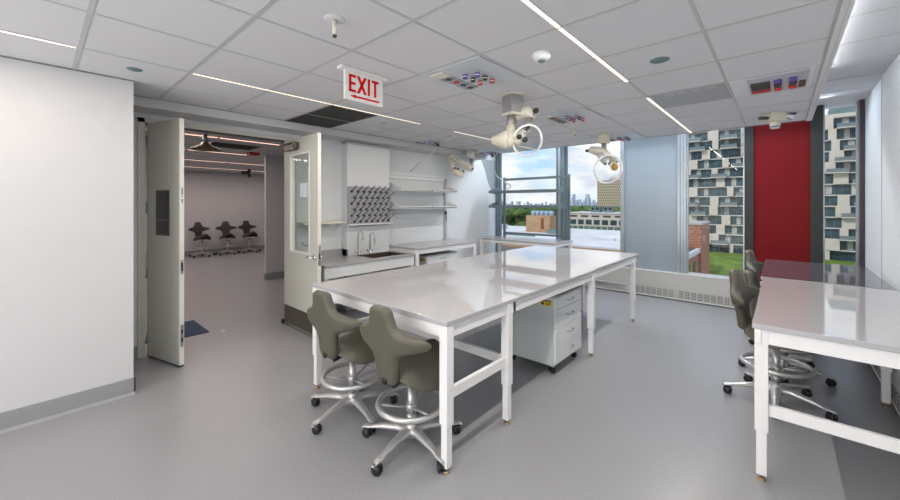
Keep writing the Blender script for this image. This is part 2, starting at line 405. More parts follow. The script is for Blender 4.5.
for i, x in enumerate((-6.62, -8.5, -10.42, -12.4)):
    for j, (a, b_) in enumerate(((-.5, 1.9), (1.95, 3.15 if i == 0 else 3.2), (3.25, 4.6), (4.65, 6.0))):
        if (i <= 1 and j > 1): continue
        if i == 2 and j == 3: continue
        led(x, a, b_, '%s row of pink-tinted strip lights seen through the doorway' % nm[i], 'strip lights of the next room, %s row' % nm[i], 'led2', .8, .07)

# large soft fill lamps added unseen behind the viewer to brighten the room
def area(loc, rot, sx, sy, e, col):
    li = bpy.data.lights.new('fill_lamp', 'AREA'); li.shape = 'RECTANGLE'; li.size = sx; li.size_y = sy; li.energy = e; li.color = col
    o = bpy.data.objects.new('fill_lamp', li); COL.objects.link(o); o.location = loc; o.rotation_euler = rot
area((-1.6, -3.7, 1.5), (PI/2, 0, 0), 4.4, 2.0, 66, (1, .99, .98))      # faces +Y
area((-1.6, -2.9, .25), (PI*.86, 0, 0), 4.2, 1.2, 72, (1, .985, .97))       # tilted up to the ceiling

# unseen fill lamps added in window pocket and slot beside right wall
area((-2.1, 6.75, 2.95), (R0(-30), 0, 0), 5.2, .14, 60, (.80, .90, 1))
area((.325, 1.1, 2.94), (0, R0(-50), 0), .06, 8.4, 17, (.95, .97, 1))

# ------------------------------------------------------------------ workbenches
def bench(name, x0, x1, y0, y1, label, legs, group=None, top='top', z=.914, rails=(), th=.03, apron=.075, inset=.012, aprons='nsew', split=.29):
    cx, cy = (x0+x1)/2, (y0+y1)/2
    r = empty(name, (cx, cy, 0), 0, label, 'lab bench', group)
    a, b_ = (x1-x0)/2, (y1-y0)/2
    tb = MB().box(-a, a, -b_, b_, z-th, z); tb.m = [1, 0, 1, 1, 1, 1]
    tb.build('tabletop', [M[top], M['edge']], r, bevel=.003)
    w = .05; fr = MB(); zt = z-th-.001; zb = zt-apron; q = inset
    if 's' in aprons: fr.box(-a+q, a-q, -b_+q, -b_+q+.03, zb, zt)
    if 'n' in aprons: fr.box(-a+q, a-q, b_-q-.03, b_-q, zb, zt)
    if 'w' in aprons: fr.box(-a+q, -a+q+.03, -b_+.001, b_-.001, zb, zt)
    if 'e' in aprons: fr.box(a-q-.03, a-q, -b_+.001, b_-.001, zb, zt)
    fr.build('frame', M['white'], r, bevel=.002)
    for lx, ly in legs:
        lx -= cx; ly -= cy
        lo = MB().box(lx-.031, lx+.031, ly-.031, ly+.031, split, zt).build('leg', M['white'], r, bevel=.003)
        MB().box(lx-.024, lx+.024, ly-.024, ly+.024, .035, split).build('leg_extension', M['white'], lo, bevel=.003)
        MB().tube((lx, ly, .012), (lx, ly, .036), .007, n=8).lathe([(0, 0), (.022, 0), (.022, .006), (.012, .014), (0, .014)], (lx, ly, 0), n=16).build('foot', M['copper'], lo)
    for p0, p1 in rails:
        MB().bar((p0[0]-cx, p0[1]-cy, p0[2]), (p1[0]-cx, p1[1]-cy, p1[2]), .028, .065).build('crossbar', M['white'], r, bevel=.002)
    return r
IX0, IX1 = -3.06, -1.465
xr, xl = IX1-.033, IX0+.033
IG = 'benches pushed together as the central island'
bench('lab_bench', IX0, IX1, 1.61, 2.345, 'end bench of the central island with two taupe stools tucked under it',
      [(xr, 1.643), (xr, 2.30), (xl, 1.643), (xl, 2.30)], IG,
      rails=[((xr, 1.67, .465), (xr, 2.27, .465)), ((xl, 1.67, .465), (xl, 2.27, .465)), ((xl, 2.30, .465), (xr, 2.30, .465))])
xm = (IX0+IX1)/2
bench('lab_bench', xm+.001, IX1, 2.347, 3.965, 'middle island bench standing over the white drawer cabinet',
      [(xr, 3.92), (xm+.036, 3.92), (xm+.036, 2.39)], IG, rails=[((xm+.036, 2.42, .465), (xm+.036, 3.89, .465))])
bench('lab_bench', xm+.001, IX1-.02, 3.967, 5.62, 'far island bench reaching towards the blue-grey window panel',
      [(xr-.02, 5.46), (xm+.036, 5.46)], IG, rails=[((xm+.036, 5.46, .465), (xr-.02, 5.46, .465))])
bench('lab_bench', IX0, xm-.001, 2.347, 3.965, 'middle island bench on the sink side, facing the faucets',
      [(xl, 3.92), (xm-.036, 3.92), (xl, 2.39)], IG, rails=[((xl, 3.92, .465), (xm-.036, 3.92, .465))])
bench('lab_bench', IX0, xm-.001, 3.967, 5.62, 'far island bench on the side towards the window shelf bench',
      [(xl, 5.46), (xm-.036, 5.46)], IG, rails=[((xl, 5.46, .465), (xm-.036, 5.46, .465))])
bench('lab_bench', -.127, .70, 2.79, 4.60, 'white glossy bench against the right wall, nearest one',
      [(-.085, 2.83), (.655, 2.83), (-.085, 4.50), (.62, 4.50)], 'benches along the right wall', apron=.08,
      rails=[((-.06, 2.83, .417), (.63, 2.83, .417)), ((-.06, 4.50, .417), (.60, 4.50, .417))])
bench('lab_bench', -.146, .70, 4.63, 6.14, 'bench with dark reflection coloured into its top, by the red panel at the right wall',
      [(-.10, 4.68), (.65, 4.68), (-.10, 6.09), (.65, 6.09)], 'benches along the right wall', 'topreflect', z=.916,
      rails=[((-.07, 6.09, .417), (.62, 6.09, .417))])
bench('lab_bench', -4.95, -4.26, 3.97, 5.52, 'grey topped bench under the two white wall shelves',
      [(-4.30, 4.01), (-4.30, 5.48), (-4.91, 4.01), (-4.91, 5.48)], None, 'counter', apron=.07,
      rails=[((-4.91, 4.04, .45), (-4.91, 5.45, .45))])

# window bench with its shelf unit
bench('lab_bench', -4.66, -2.97, 6.12, 6.86, 'narrow grey bench standing in front of the left window',
      [(-4.62, 6.17), (-3.01, 6.17), (-4.62, 6.81), (-3.01, 6.81)], None, 'counter', apron=.05)
def shelf_unit():
    r = empty('reagent_shelf', (-3.78, 6.83, .915), 0, 'grey steel two tier reagent shelf standing on the window bench', 'shelf unit')
    for x in (-.73, .74):
        MB().box(x-.022, x+.022, -.022, .022, 0, 1.27).build('upright', M['mullion'], r, bevel=.002)
    MB().box(-.71, .72, -.015, .015, 1.20, 1.25).build('top_rail', M['mullion'], r)
    MB().box(-.71, .72, -.015, .015, .05, .09).build('bottom_rail', M['mullion'], r)
    for z in (.925, .62):
        s = MB().box(-.85, .70, -.42, -.03, z, z+.012).box(-.85, .70, -.425, -.415, z-.004, z+.05).box(-.85, .70, -.035, -.025, z, z+.04)
        sh = s.build('shelf', M['mullion_l'] if 0 else M['mullion'], r)
        for x in (-.85, .695):
            MB().prism([(-.03, z-.02), (-.42, z), (-.42, z+.05), (-.03, z+.15)], x, x+.006, lambda y, zz, xx: (xx, y, zz)).build('bracket', M['mullion'], sh)
    return r
shelf_unit()

# ------------------------------------------------------------------ drawer cabinets
def drawer_cabinet(loc, w, d, z0, z1, heights, label, sticker):
    """front faces local +x, width along y"""
    r = empty('drawer_cabinet', loc, 0, label, 'cabinet', 'mobile drawer cabinets')
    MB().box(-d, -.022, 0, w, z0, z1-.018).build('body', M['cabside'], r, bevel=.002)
    MB().box(-d-.004, .004, -.004, w+.004, z1-.018, z1).build('cabinet_top', M['edge'], r, bevel=.002)
    zt = z1-.022
    for h in heights:
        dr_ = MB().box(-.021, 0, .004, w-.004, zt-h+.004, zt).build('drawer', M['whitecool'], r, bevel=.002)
        zc = zt-h*.42
        MB().path([(0, w/2-.06, zc), (.028, w/2-.05, zc-.003), (.03, w/2, zc-.004), (.028, w/2+.05, zc-.003), (0, w/2+.06, zc)], .0045, 8).build('handle', M['steel'], dr_)
        zt -= h
    for x in (-.06, -d+.06):
        for y in (.06, w-.06):
            cs = MB().tube((x, y, z0), (x, y, z0-.02), .012, n=8).box(x-.018, x+.018, y-.012, y+.012, z0-.035, z0-.012).build('caster_fork', M['steel'], r)
            MB().tube((x, y-.012, .031), (x, y+.012, .031), .031, n=20).build('wheel', M['black'], cs)
    if sticker:
        s = MB().box(-.15, -.04, -.0015, 0, z1-.10, z1-.045).build('warning_sticker', M['yellow'], r)
        MB().box(-.148, -.042, -.0022, -.0015, z1-.058, z1-.047).box(-.145, -.12, -.0022, -.0015, z1-.094, z1-.066).box(-.11, -.05, -.0022, -.0015, z1-.075, z1-.069).box(-.10, -.06, -.0022, -.0015, z1-.09, z1-.083).build('sticker_print', M['black'], s)
    return r
drawer_cabinet((-1.565, 3.225, 0), .60, .56, .085, .745, [.112, .175, .165, .165], 'white four drawer cabinet on casters under the central island', True)
drawer_cabinet((-4.33, 4.27, 0), .76, .55, .085, .755, [.115, .18, .17, .17], 'white drawer cabinet with yellow sticker under the wall bench', True)

# ------------------------------------------------------------------ sink run
def sink_run():
    r = empty('sink_counter', (-4.62, 3.1, 0), 0, 'grey sink counter with white front along the door wall', 'counter')
    z = .83; X = -4.62; Y = 3.1
    x0, x1, y0, y1 = -4.995-X, -4.26-X, 2.41-Y, 3.93-Y
    bx0, bx1, by0, by1 = -4.80-X, -4.36-X, 3.22-Y, 3.86-Y
    t = MB().box(x0, x1, y0, by0, z-.03, z).box(x0, x1, by1, y1, z-.03, z).box(x0, bx0, by0, by1, z-.03, z).box(bx1, x1, by0, by1, z-.03, z)
    t.build('counter_top', M['counter'], r)
    t = MB().box(x0, x0+.015, y0, y1, z, z+.10).box(x0+.015, x0+.16, 3.105-Y, 3.12-Y, z, z+.1)
    t.build('backsplash', M['counter'], r)
    MB().box(x1-.03, x1-.01, y0, y1, z-.17, z-.031).build('front_panel', M['whitecool'], r)
    for yy in (y0+.02, y1-.05): MB().box(x1-.06, x1-.02, yy, yy+.05, 0, z-.171).build('leg', M['white'], r)
    MB().box(x0+.02, x0+.05, y0, y1, .12, z-.04).build('back_panel', M['whitecool'], r)
    MB().box(x0+.05, x1-.08, y0+.05, y1-.05, .30, .325).build('lower_shelf', M['whitecool'], r)
    s = MB().box(bx0, bx1, by0, by1, z-.20, z-.19).box(bx0, bx0+.006, by0, by1, z-.19, z-.002).box(bx1-.006, bx1, by0, by1, z-.19, z-.002)
    s.box(bx0, bx1, by0, by0+.006, z-.19, z-.002).box(bx0, bx1, by1-.006, by1, z-.19, z-.002)
    s.build('sink_bowl', M['sinkin'], r)
    MB().box(bx0-.012, bx1+.012, by0-.012, by0, z, z+.004).box(bx0-.012, bx1+.012, by1, by1+.012, z, z+.004).box(bx0-.012, bx0, by0, by1, z, z+.004).box(bx1, bx1+.012, by0, by1, z, z+.004).build('sink_rim', M['steel'], r)
    return z
SZ = sink_run()
def faucet(x, y, label, hgt=.36, drop=.07):
    r = empty('faucet', (x, y, SZ), 0, label, 'faucet', 'gooseneck faucets at the sink')
    pts = [(0, 0, .02), (0, 0, hgt-.06)] + [(.06-.06*math.cos(a), 0, hgt-.06+.06*math.sin(a)) for a in [PI*k/8 for k in range(1, 9)]] + [(.12, 0, hgt-.06-drop)]
    MB().path(pts, .009, 12).build('spout', M['chrome'], r)
    MB().lathe([(0, 0), (.026, 0), (.026, .01), (.017, .02), (.015, .07), (0, .075)]).build('base', M['chrome'], r)
    for s in (-1, 1):
        MB().tube((0, 0, .05), (.0, s*.05, .055), .008, n=10).path([(0, s*.05, .055), (.0, s*.055, .075), (.05, s*.075, .085)], [.01, .008, .006], 10).build('lever', M['chrome'], r)
    MB().lathe([(.011, 0), (.012, .01), (.009, .035), (.006, .04), (0, .04)], (.12, 0, hgt-.06-drop), (0, 0, -1), 12).build('nozzle', M['steel'], r)
faucet(-4.78, 3.25, 'tall chrome gooseneck faucet on the left of the sink', .37, .03)
faucet(-4.78, 3.47, 'chrome gooseneck faucet on the right of the sink, with dropped nozzle', .34, .08)
# pilaster with peg board
struct(MB().box(-5.0, -4.86, 3.105, 3.915, 0, 2.52).build('wall_pilaster', M['wall_cool']))
struct(MB().box(-4.862, -4.845, 3.11, 3.91, 1.88, 2.515).build('trim_19', M['whitecool'], bevel=.002))
struct(MB().box(-4.87, -4.84, 3.10, 3.92, 2.516, 2.55).build('trim_20', M['tee']))
r = empty('drying_rack', (-4.859, 3.512, 1.31), 0, 'grey wall mounted pegboard with rows of black drying pegs', 'drying rack')
MB().box(0, .02, -.40, .405, 0, .565).build('board', M['peg'], r, bevel=.002)
MB().box(0, .09, -.41, .415, -.03, -.022).box(.084, .09, -.41, .415, -.03, 0).build('drip_tray', M['white'], r)
pg = MB().tube((.02, 0, 0), (.032, 0, .004), .021, .018, n=10).path([(.03, 0, .004), (.16, 0, .092)], [.0055, .005], 8)
first = None
for row in range(6):
    for k in range(7):
        y = -.335 + k*.108 + (.05 if row % 2 else 0); z = .49 - row*.092
        if first is None: first = pg.build('peg', M['black'], r); o = first
        else: o = first.copy(); COL.objects.link(o)
        o.location = (0, y, z)
# long narrow shelf left of the pilaster
r = empty('wall_shelf', (-4.9, 2.73, 1.34), 0, 'narrow cream wall shelf behind the glazed door leaf', 'shelf')
MB().box(-.1, .10, -.32, .33, -.015, .012).build('board', M['beige'], r, bevel=.002)
for y in (-.2, .2): MB().prism([(-.1, -.13), (-.1, -.015), (.07, -.015)], y, y+.008, lambda x, z, yy: (x, yy, z)).build('bracket', M['white'], r)
# wall socket seen through the glass of the door
tag(MB().box(-5, -4.985, 2.58, 2.66, 1.10, 1.22).box(-4.985, -4.96, 2.60, 2.64, 1.13, 1.19).build('wall_socket', M['dark']), 'black wall socket seen through the door glass above the counter', 'socket')
tag(MB().path([(-4.965, 2.60, 1.14), (-4.93, 2.55, 1.05), (-4.92, 2.50, 1.02), (-4.93, 2.44, 1.08)], .005, 8).build('power_cord', M['black']), 'black cord hanging from the wall socket behind the door', 'cord')

# wall shelving over the bench
r = empty('wall_shelving', (-5.0, 4.72, .92), 0, 'white wall rail system carrying two long shelves above the bench', 'shelf unit')
MB().box(0, .025, -.74, -.70, .40, 1.2).build('upright', M['alu'], r)
MB().box(0, .03, .68, .735, 0, 1.2).build('upright', M['alu'], r)
MB().box(0, .055, -.80, .73, 1.19, 1.235).box(0, .03, -.80, .73, 1.13, 1.19).build('top_rail', M['whitecool'], r, bevel=.002)
for z in (.92, .62):
    s = MB().box(.01, .35, -.72, .70, z, z+.012).box(.343, .35, -.72, .70, z-.012, z+.03)
    sh = s.build('shelf', M['whitecool'], r)
    MB().box(.351, .353, .0, .006, z-.01, z+.03).build('joint', M['dark'], sh)
    for y in (-.725, .70):
        MB().prism([(.02, z-.01), (.35, z-.012), (.35, z+.03), (.02, z+.15)], y, y+.005, lambda x, zz, yy: (x, yy, zz)).build('end_bracket', M['whitecool'], sh)
tag(MB().box(-4.968, -4.95, 5.40, 5.44, 1.40, 1.47).path([(-4.955, 5.42, 1.42), (-4.94, 5.42, 1.36), (-4.945, 5.425, 1.30), (-4.95, 5.41, 1.27)], .006, 8).build('hanging_plug', M['dark']), 'small dark plug hanging on the upright below the white wall shelves', 'plug')

# ------------------------------------------------------------------ heater covers
def heater(name, p0, length, axis, label, groups):
    r = empty(name, p0, axis, label, 'heater cover', 'perforated heater covers')
    L = length
    MB().box(0, L, .0, .13, .025, .455).build('enclosure', M['heater'], r, bevel=.003)
    MB().box(0, L, .012, .13, 0, .025).build('plinth', M['gap'], r)
    MB().box(0, L, -.006, .0, .025, .036).box(0, L, -.004, 0, .448, .456).build('edge_strip', M['white'], r)
    s = MB()
    for (a, b_) in groups:
        x = a
        while x < b_-.05:
            for k in range(5):
                for j in range(2):
                    xx = x + j*.034 + (.008 if k % 2 else 0); zz = .055+k*.025
                    s.bar((xx, -.0015, zz), (xx+.024, -.0015, zz+.014), .003, .011, up=(0, 0, 1))
            x += .087
    tag(s.build('slots', M['slot'], r), kind='stuff')
    return r
heater('heater_cover', (-4.98, 7.10, 0), 5.75, 0, 'long low perforated heater cover under the window wall', [(.1, 1.5), (1.6, 2.9), (3.05, 3.63), (3.72, 4.6), (4.7, 5.6)])
heater('heater_cover', (.665, 6.95, 0), 4.4, -PI/2, 'perforated heater cover along the right wall under the benches', [(.1, 1.0), (1.1, 2.0), (2.1, 3.0), (3.1, 4.2)])

# ------------------------------------------------------------------ stools
def wing(z):
    pts = [(.445, .045), (.46, .075), (.49, .088), (.54, .094), (.59, .100), (.635, .110), (.664, .145), (.684, .235), (.70, .305), (.725, .335), (.75, .33),
           (.772, .28), (.792, .16), (.82, .122), (.86, .106), (.91, .096), (.95, .089), (.975, .076), (.988, .05)]
    return [(z+.04 if z < .83 else z+(1-z)*.25*(z < .97), w) for z, w in pts]
def back_mesh(dz):
    rows = wing(0); N = 18; T = .038; mb = MB(); R = .30
    def surf(s, z, off):
        a = max(0, abs(s)-.085)/R; a2 = min(a, PI*.5); ex = max(0, abs(s)-.085-R*PI*.5)
        sg = 1 if s >= 0 else -1
        x = sg*(min(abs(s), .085) + R*math.sin(a2)); y = -.215 + R*(1-math.cos(a2)) + ex
        nx, ny = sg*math.sin(a2), -math.cos(a2)
        y -= max(0, z-.62)*.16 + max(0, .60-z)*(-.10)
        return (x+nx*off, y+ny*off, z+dz)
    vs = []
    for off in (T, -T):
        for i, (z, w) in enumerate(rows):
            for k in range(N+1):
                s = -w + 2*w*k/N
                e = 1-abs(2*k/N-1)**6; ez = min(1, min(i, len(rows)-1-i)/1.5+.25)
                vs.append(surf(s, z, off*(.25+.75*e)*ez))
    A = (N+1); K = len(rows)*A; fs = []
    for i in range(len(rows)-1):
        for k in range(N):
            a = i*A+k
            fs.append((a, a+1, a+1+A, a+A)); fs.append((K+a, K+a+A, K+a+1+A, K+a+1))
    for k in range(N):
        fs.append((k, K+k, K+k+1, k+1)); a = (len(rows)-1)*A+k; fs.append((a, a+1, K+a+1, K+a))
    for i in range(len(rows)-1):
        a = i*A; fs.append((a, a+A, K+a+A, K+a)); a = i*A+N; fs.append((a, K+a, K+a+A, a+A))
    mb.add(vs, fs, True); return mb
def seat_mesh(dz):
    mb = MB(); NR, NA = 7, 36; vs = []
    def top(x, y): return .585 + .03*max(0, y)/.2 - 1.5*x*x - .1*max(0, abs(x)-.12) + .035*math.exp(-(x/.07)**2)*max(0, (y+.05))/.2
    def outline(a):
        ca, sa = math.cos(a), math.sin(a)
        w = .235 if sa < 0 else .235-.05*sa
        return (w*math.copysign(abs(ca)**.75, ca), .035 + .235*math.copysign(abs(sa)**.8, sa))
    for side in (0, 1):
        for i in range(NR+1):
            r_ = i/NR
            for k in range(NA):
                x, y = outline(2*PI*k/NA); x *= r_; y = .035+(y-.035)*r_
                th = .054*math.sqrt(max(0, 1-r_**4))
                z = top(x, y)-.055 + (th if side == 0 else -th*.85)
                vs.append((x, y, z+dz))
    B = (NR+1)*NA; fs = []
    for i in range(NR):
        for k in range(NA):
            a = i*NA+k; b_ = i*NA+(k+1) % NA
            fs.append((a, b_, b_+NA, a+NA)); fs.append((B+a, B+a+NA, B+b_+NA, B+b_))
    a = NR*NA
    for k in range(NA): fs.append((a+k, a+(k+1) % NA, B+a+(k+1) % NA, B+a+k))
    mb.add(vs, fs, True); return mb
def stool(loc, rz, label, group, dz=0., base_rot=0., ring_z=.285, dark=False):
    r = empty('saddle_stool', loc, rz, label, 'stool', group)
    up = M['up_dim'] if dark else M['up']
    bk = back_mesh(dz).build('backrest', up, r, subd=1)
    MB().lathe([(0, 0), (.021, 0), (.021, .007), (.015, .010), (0, .010)], (0, -.243, .515+dz), (0, -1, -.1), 20).build('height_knob', M['black'], bk)
    seat_mesh(dz).build('seat', up, r, subd=1)
    u = MB().box(-.07, .07, -.12, .09, .465+dz, .50+dz).path([(0, -.10, .48+dz), (0, -.16, .47+dz), (0, -.185, .52+dz)], [.03, .03, .025], 8)
    u.build('tilt_mechanism', M['black'], r)
    for s, yy in ((1, -.03), (-1, .03)):
        MB().path([(s*.05, yy, .47+dz), (s*.15, yy+.02, .455+dz), (s*.20, yy+.02, .44+dz)], [.006, .007, .012], 8).build('lever', M['black'], r)
    MB().tube((0, 0, .14), (0, 0, .40+dz), .027, .026).tube((0, 0, .40+dz), (0, 0, .47+dz), .014).build('gas_column', M['alu'], r)
    MB().tube((0, 0, .17), (0, 0, .215), .034, n=16).build('column_sleeve', M['steel'], r)
    # foot ring with its spokes
    fr = MB().torus((0, 0, ring_z), .22, .018, n=40, m=10)
    fr.v = [(x, y, z if True else z) for x, y, z in fr.v]
    fr.tube((0, 0, ring_z-.05), (0, 0, ring_z-.005), .036, n=16)
    for k in range(3):
        a = PI/2 + 2*PI*k/3 + .3
        fr.path([(.03*math.cos(a), .03*math.sin(a), ring_z-.03), (.20*math.cos(a), .20*math.sin(a), ring_z-.002)], [.012, .011], 8, flat=.7)
    fr.build('foot_ring', M['alu'], r)
    MB().lathe([(0, .06), (.045, .065), (.05, .09), (.036, .135), (.03, .15), (0, .15)], n=20).build('hub', M['alu'], r)
    for k in range(5):
        a = base_rot - rz + 2*PI*k/5; ca, sa = math.cos(a), math.sin(a)
        P = lambda d, z, s=0: (ca*d-sa*s, sa*d+ca*s, z)
        pr = [(.02, .10, .038, .030), (.10, .108, .034, .024), (.20, .098, .028, .018), (.27, .084, .020, .012), (.30, .080, .027, .010), (.34, .078, .025, .009), (.36, .066, .018, .008)]
        vs = []; n = 8
        for d, z, w, h in pr:
            for q in range(n):
                t = 2*PI*q/n; vs.append(P(d, z+h*math.sin(t), w*math.cos(t)))
        fs = [(i*n+q, i*n+(q+1) % n, (i+1)*n+(q+1) % n, (i+1)*n+q) for i in range(len(pr)-1) for q in range(n)] + [tuple(range(n)), tuple((len(pr)-1)*n+q for q in range(n-1, -1, -1))]
        leg = MB().add(vs, fs, True).build('base_arm', M['alu'], r)
        ax = (-sa*math.cos(.5+k)+ca*math.sin(.5+k), ca*math.cos(.5+k)+sa*math.sin(.5+k), 0)
        c0 = Vector(P(.325, .031)); av = Vector(ax).normalized()
        cs = MB()
        for s in (-1, 1): cs.lathe([(0, -.010), (.026, -.010), (.031, -.004), (.031, .004), (.026, .010), (0, .010)], c0+av*.014*s, ax, 18)
        cs.tube(P(.32, .03), P(.32, .075), .008, n=8)
        cs.path([c0 + Vector((0, 0, .034)) + Vector((-av.y, av.x, 0))*q*.022 + Vector((0, 0, -abs(q)*.012)) for q in (-1, -.5, 0, .5, 1)], .012, 8)
        cs.build('caster', M['black'], leg)
    return r
R_ = math.radians
stool((-2.48, 1.635, 0), R_(5), 'taupe winged stool at the island end, farther from the corner leg', 'taupe winged stools at the island', base_rot=R_(-9))
stool((-1.845, 1.675, 0), R_(4), 'taupe winged stool tucked in beside the front corner leg of the island', 'taupe winged stools at the island', base_rot=R_(-9))
SG = 'winged stools at the right wall benches'
stool((-.03, 4.03, 0), R_(-99), 'first winged stool at the near right wall bench', SG, .05, R_(-18), .30)
stool((.02, 4.78, 0), R_(-80), 'stool between the other two at the right wall benches, back barely showing', SG, -.04, R_(-18), .27)
stool((-.02, 5.72, 0), R_(-98), 'stool closest to the window wall at the bench by the red panel', SG, .07, R_(10), .30)
IGp = 'dimmed winged stools against the far wall of the next room'
for y, rz, lb in ((3.39, -80, 'dimmed winged stool in the next room, next to the open door edge'), (4.09, -95, 'middle dimmed winged stool against the wall of the next room'), (4.76, -84, 'dimmed winged stool in the next room, closest to the pier')):
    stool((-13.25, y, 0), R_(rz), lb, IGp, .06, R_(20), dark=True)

# ------------------------------------------------------------------ fume extraction arms (roots turned so that local x runs across the window wall diagonal)
YAW = math.atan2(331, 370)
def sph(mb, c, r, n=14, sc=(1, 1, 1)):
    prof = [(r*math.sin(PI*i/8), -r*math.cos(PI*i/8)) for i in range(9)]
    b0 = len(mb.v); mb.lathe(prof, (0, 0, 0), n=n)
    for i in range(b0, len(mb.v)):
        v = mb.v[i]; mb.v[i] = (c[0]+v[0]*sc[0], c[1]+v[1]*sc[1], c[2]+v[2]*sc[2])
def knob(mb, c, r, ax): mb.lathe([(0, -.01), (r, -.01), (r*1.05, .0), (r, .02), (r*.4, .024), (0, .024)], c, ax, 16)
def ring_dome(root, c, R, ax):
    ax = Vector(ax).normalized()
    prof = [(R*math.sin(t), -R*.5*math.cos(t)+R*.0) for t in [PI/2*k/8 for k in range(1, 9)]]
    MB().lathe([(R*.25, -R*.42)]+[p for p in prof if p[0] > R*.25], c, tuple(-ax), 36).build('clear_hood', M['dome'], root)
    MB().torus(c, R, R*.075, tuple(ax), 40, 8).build('hood_rim', mat('frosted_rim', (.85, .86, .86), .3), root)
# big arm over the island
r = empty('extraction_arm', (-1.93, 3.055, CZ), YAW, 'ivory fume extraction arm with clear hood, large, over the island', 'extraction arm', 'fume extraction arms')
MB().box(-.10, .10, -.10, .10, -.012, 0).build('ceiling_flange', M['beige'], r, bevel=.003)
MB().box(-.068, .068, -.068, .068, -.175, -.012, Matrix.Rotation(.55, 3, 'Z')).build('column', M['greytube'], r, bevel=.003)
MB().box(-.07, .07, -.07, .07, -.20, -.175, Matrix.Rotation(.55, 3, 'Z')).build('column_collar', M['beige'], r, bevel=.004)
MB().tube((-.015, 0, -.20), (-.015, 0, -.32), .036).build('drop_tube', M['greytube'], r)
e = MB().path([(-.015, 0, -.29), (-.015, -.01, -.34), (-.02, -.03, -.40), (-.015, -.05, -.45), (.01, -.06, -.49)], [.042, .045, .065, .075, .055], 16)
e.lathe([(0, 0), (.03, .0), (.085, .12), (.088, .155), (0, .16)], (-.20, 0, -.44), (1, -.1, .04), 24)
e.build('lower_elbow', M['beige'], r)
e = MB().path([(.03, .06, -.23), (.06, .04, -.19), (.10, .02, -.165), (.15, 0, -.165), (.175, 0, -.20), (.17, -.02, -.24)], [.03, .045, .055, .058, .05, .04], 14)
e.build('upper_elbow', M['beige'], r)
MB().tube((.17, -.02, -.23), (.085, -.06, -.37), .036).build('arm_tube', M['greytube'], r)
MB().tube((.03, .05, -.23), (.02, .0, -.33), .025).build('support_tube', M['greytube'], r)
e = MB().path([(.09, -.06, -.36), (.06, -.07, -.41), (.04, -.08, -.46), (.06, -.08, -.49)], [.04, .045, .055, .04], 14)
e.build('hood_elbow', M['beige'], r)
for c0, rr in (((.04, -.14, -.43), .022), ((.092, -.14, -.455), .024), ((.215, -.05, -.165), .024), ((.13, -.10, -.335), .014)):
    kb = MB(); knob(kb, c0, rr, (.2, -1, 0)); kb.build('clamp_knob', M['black'], r)
MB().bar((.205, -.04, -.18), (.185, -.04, -.25), .012, .012).bar((.125, -.09, -.34), (.095, -.10, -.40), .010).build('clamp_bracket', M['dark'], r)
ring_dome(r, (.135, -.06, -.45), .145, (.25, -1, -.35))
# arm near the window wall
r = empty('extraction_arm', (-1.98, 5.68, CZ), YAW, 'ivory extraction arm hanging before the middle window', 'extraction arm', 'fume extraction arms')
MB().box(-.09, .09, -.09, .09, -.01, 0).build('ceiling_flange', M['beige'], r)
MB().box(-.065, .065, -.065, .065, -.14, -.01, Matrix.Rotation(-.75, 3, 'Z')).build('column', M['beige'], r, bevel=.003)
MB().tube((0, 0, -.14), (0, 0, -.28), .036).build('drop_tube', M['greytube'], r)
MB().path([(-.24, -.02, -.26), (-.20, -.02, -.24), (-.10, -.03, -.26), (.02, -.05, -.33), (.13, -.05, -.40), (.15, -.05, -.42)], [.03, .07, .095, .085, .06, .03], 14, flat=.75).build('arm_body', M['beige'], r)
MB().path([(-.10, -.08, -.30), (-.06, -.10, -.38), (0, -.12, -.44)], [.05, .055, .06], 14).build('hood_elbow', mat('pale_elbow', (.55, .56, .55), .4), r)
MB().path([(.10, -.08, -.38), (.06, -.10, -.44), (.03, -.12, -.46)], [.03, .035, .03], 10).path([(0, 0, -.26), (.02, -.02, -.32)], .05, 12).build('side_tube', M['greytube'], r)
for c0, rr in (((-.26, -.02, -.255), .02), ((.165, -.05, -.42), .02), ((-.05, -.17, -.47), .014)):
    kb = MB(); knob(kb, c0, rr, (-.8, -.5, 0)); kb.build('clamp_knob', M['dark'], r)
ring_dome(r, (.0, -.14, -.54), .205, (.05, -1, -.25))
tag(MB().lathe([(0, 0), (.05, 0), (.05, .03), (.035, .04), (0, .04)], (.03, -.27, -.515), (0, -1, -.1), 20).build('hood_plug', mat('brass_plug', (.35, .23, .07), .4, metal=.4), r), 'brown round plug')
MB().torus((.03, -.28, -.515), .055, .010, (0, -1, -.1), 24, 8).build('plug_ring', M['beige'], r)
# arm by the wall shelves
r = empty('extraction_arm', (-4.50, 5.62, CZ), YAW, 'folded ivory extraction arm beside the wall shelves', 'extraction arm', 'fume extraction arms')
MB().box(-.08, .08, -.08, .08, -.17, 0).build('column', M['greytube'], r, bevel=.003)
MB().tube((.02, 0, -.17), (.02, 0, -.36), .035).build('drop_tube', M['greytube'], r)
MB().path([(.05, -.02, -.38), (0, -.03, -.36), (-.36, -.05, -.12), (-.42, -.05, -.09)], [.055, .06, .055, .045], 12).build('upper_arm', M['beige'], r)
MB().bar((-.03, -.085, -.335), (-.33, -.10, -.135), .02, .03).build('arm_cover', M['greytube'], r)
MB().path([(-.41, -.08, -.16), (-.32, -.10, -.35), (-.29, -.10, -.40)], [.045, .045, .045], 12).build('lower_arm', M['beige'], r)
MB().bar((-.36, -.13, -.18), (-.28, -.14, -.31), .02, .025).build('arm_cover', M['greytube'], r)
MB().path([(-.36, -.10, -.40), (-.30, -.11, -.42), (-.20, -.12, -.48), (-.14, -.12, -.51)], [.045, .065, .065, .045], 12).build('hood_elbow', M['beige'], r)
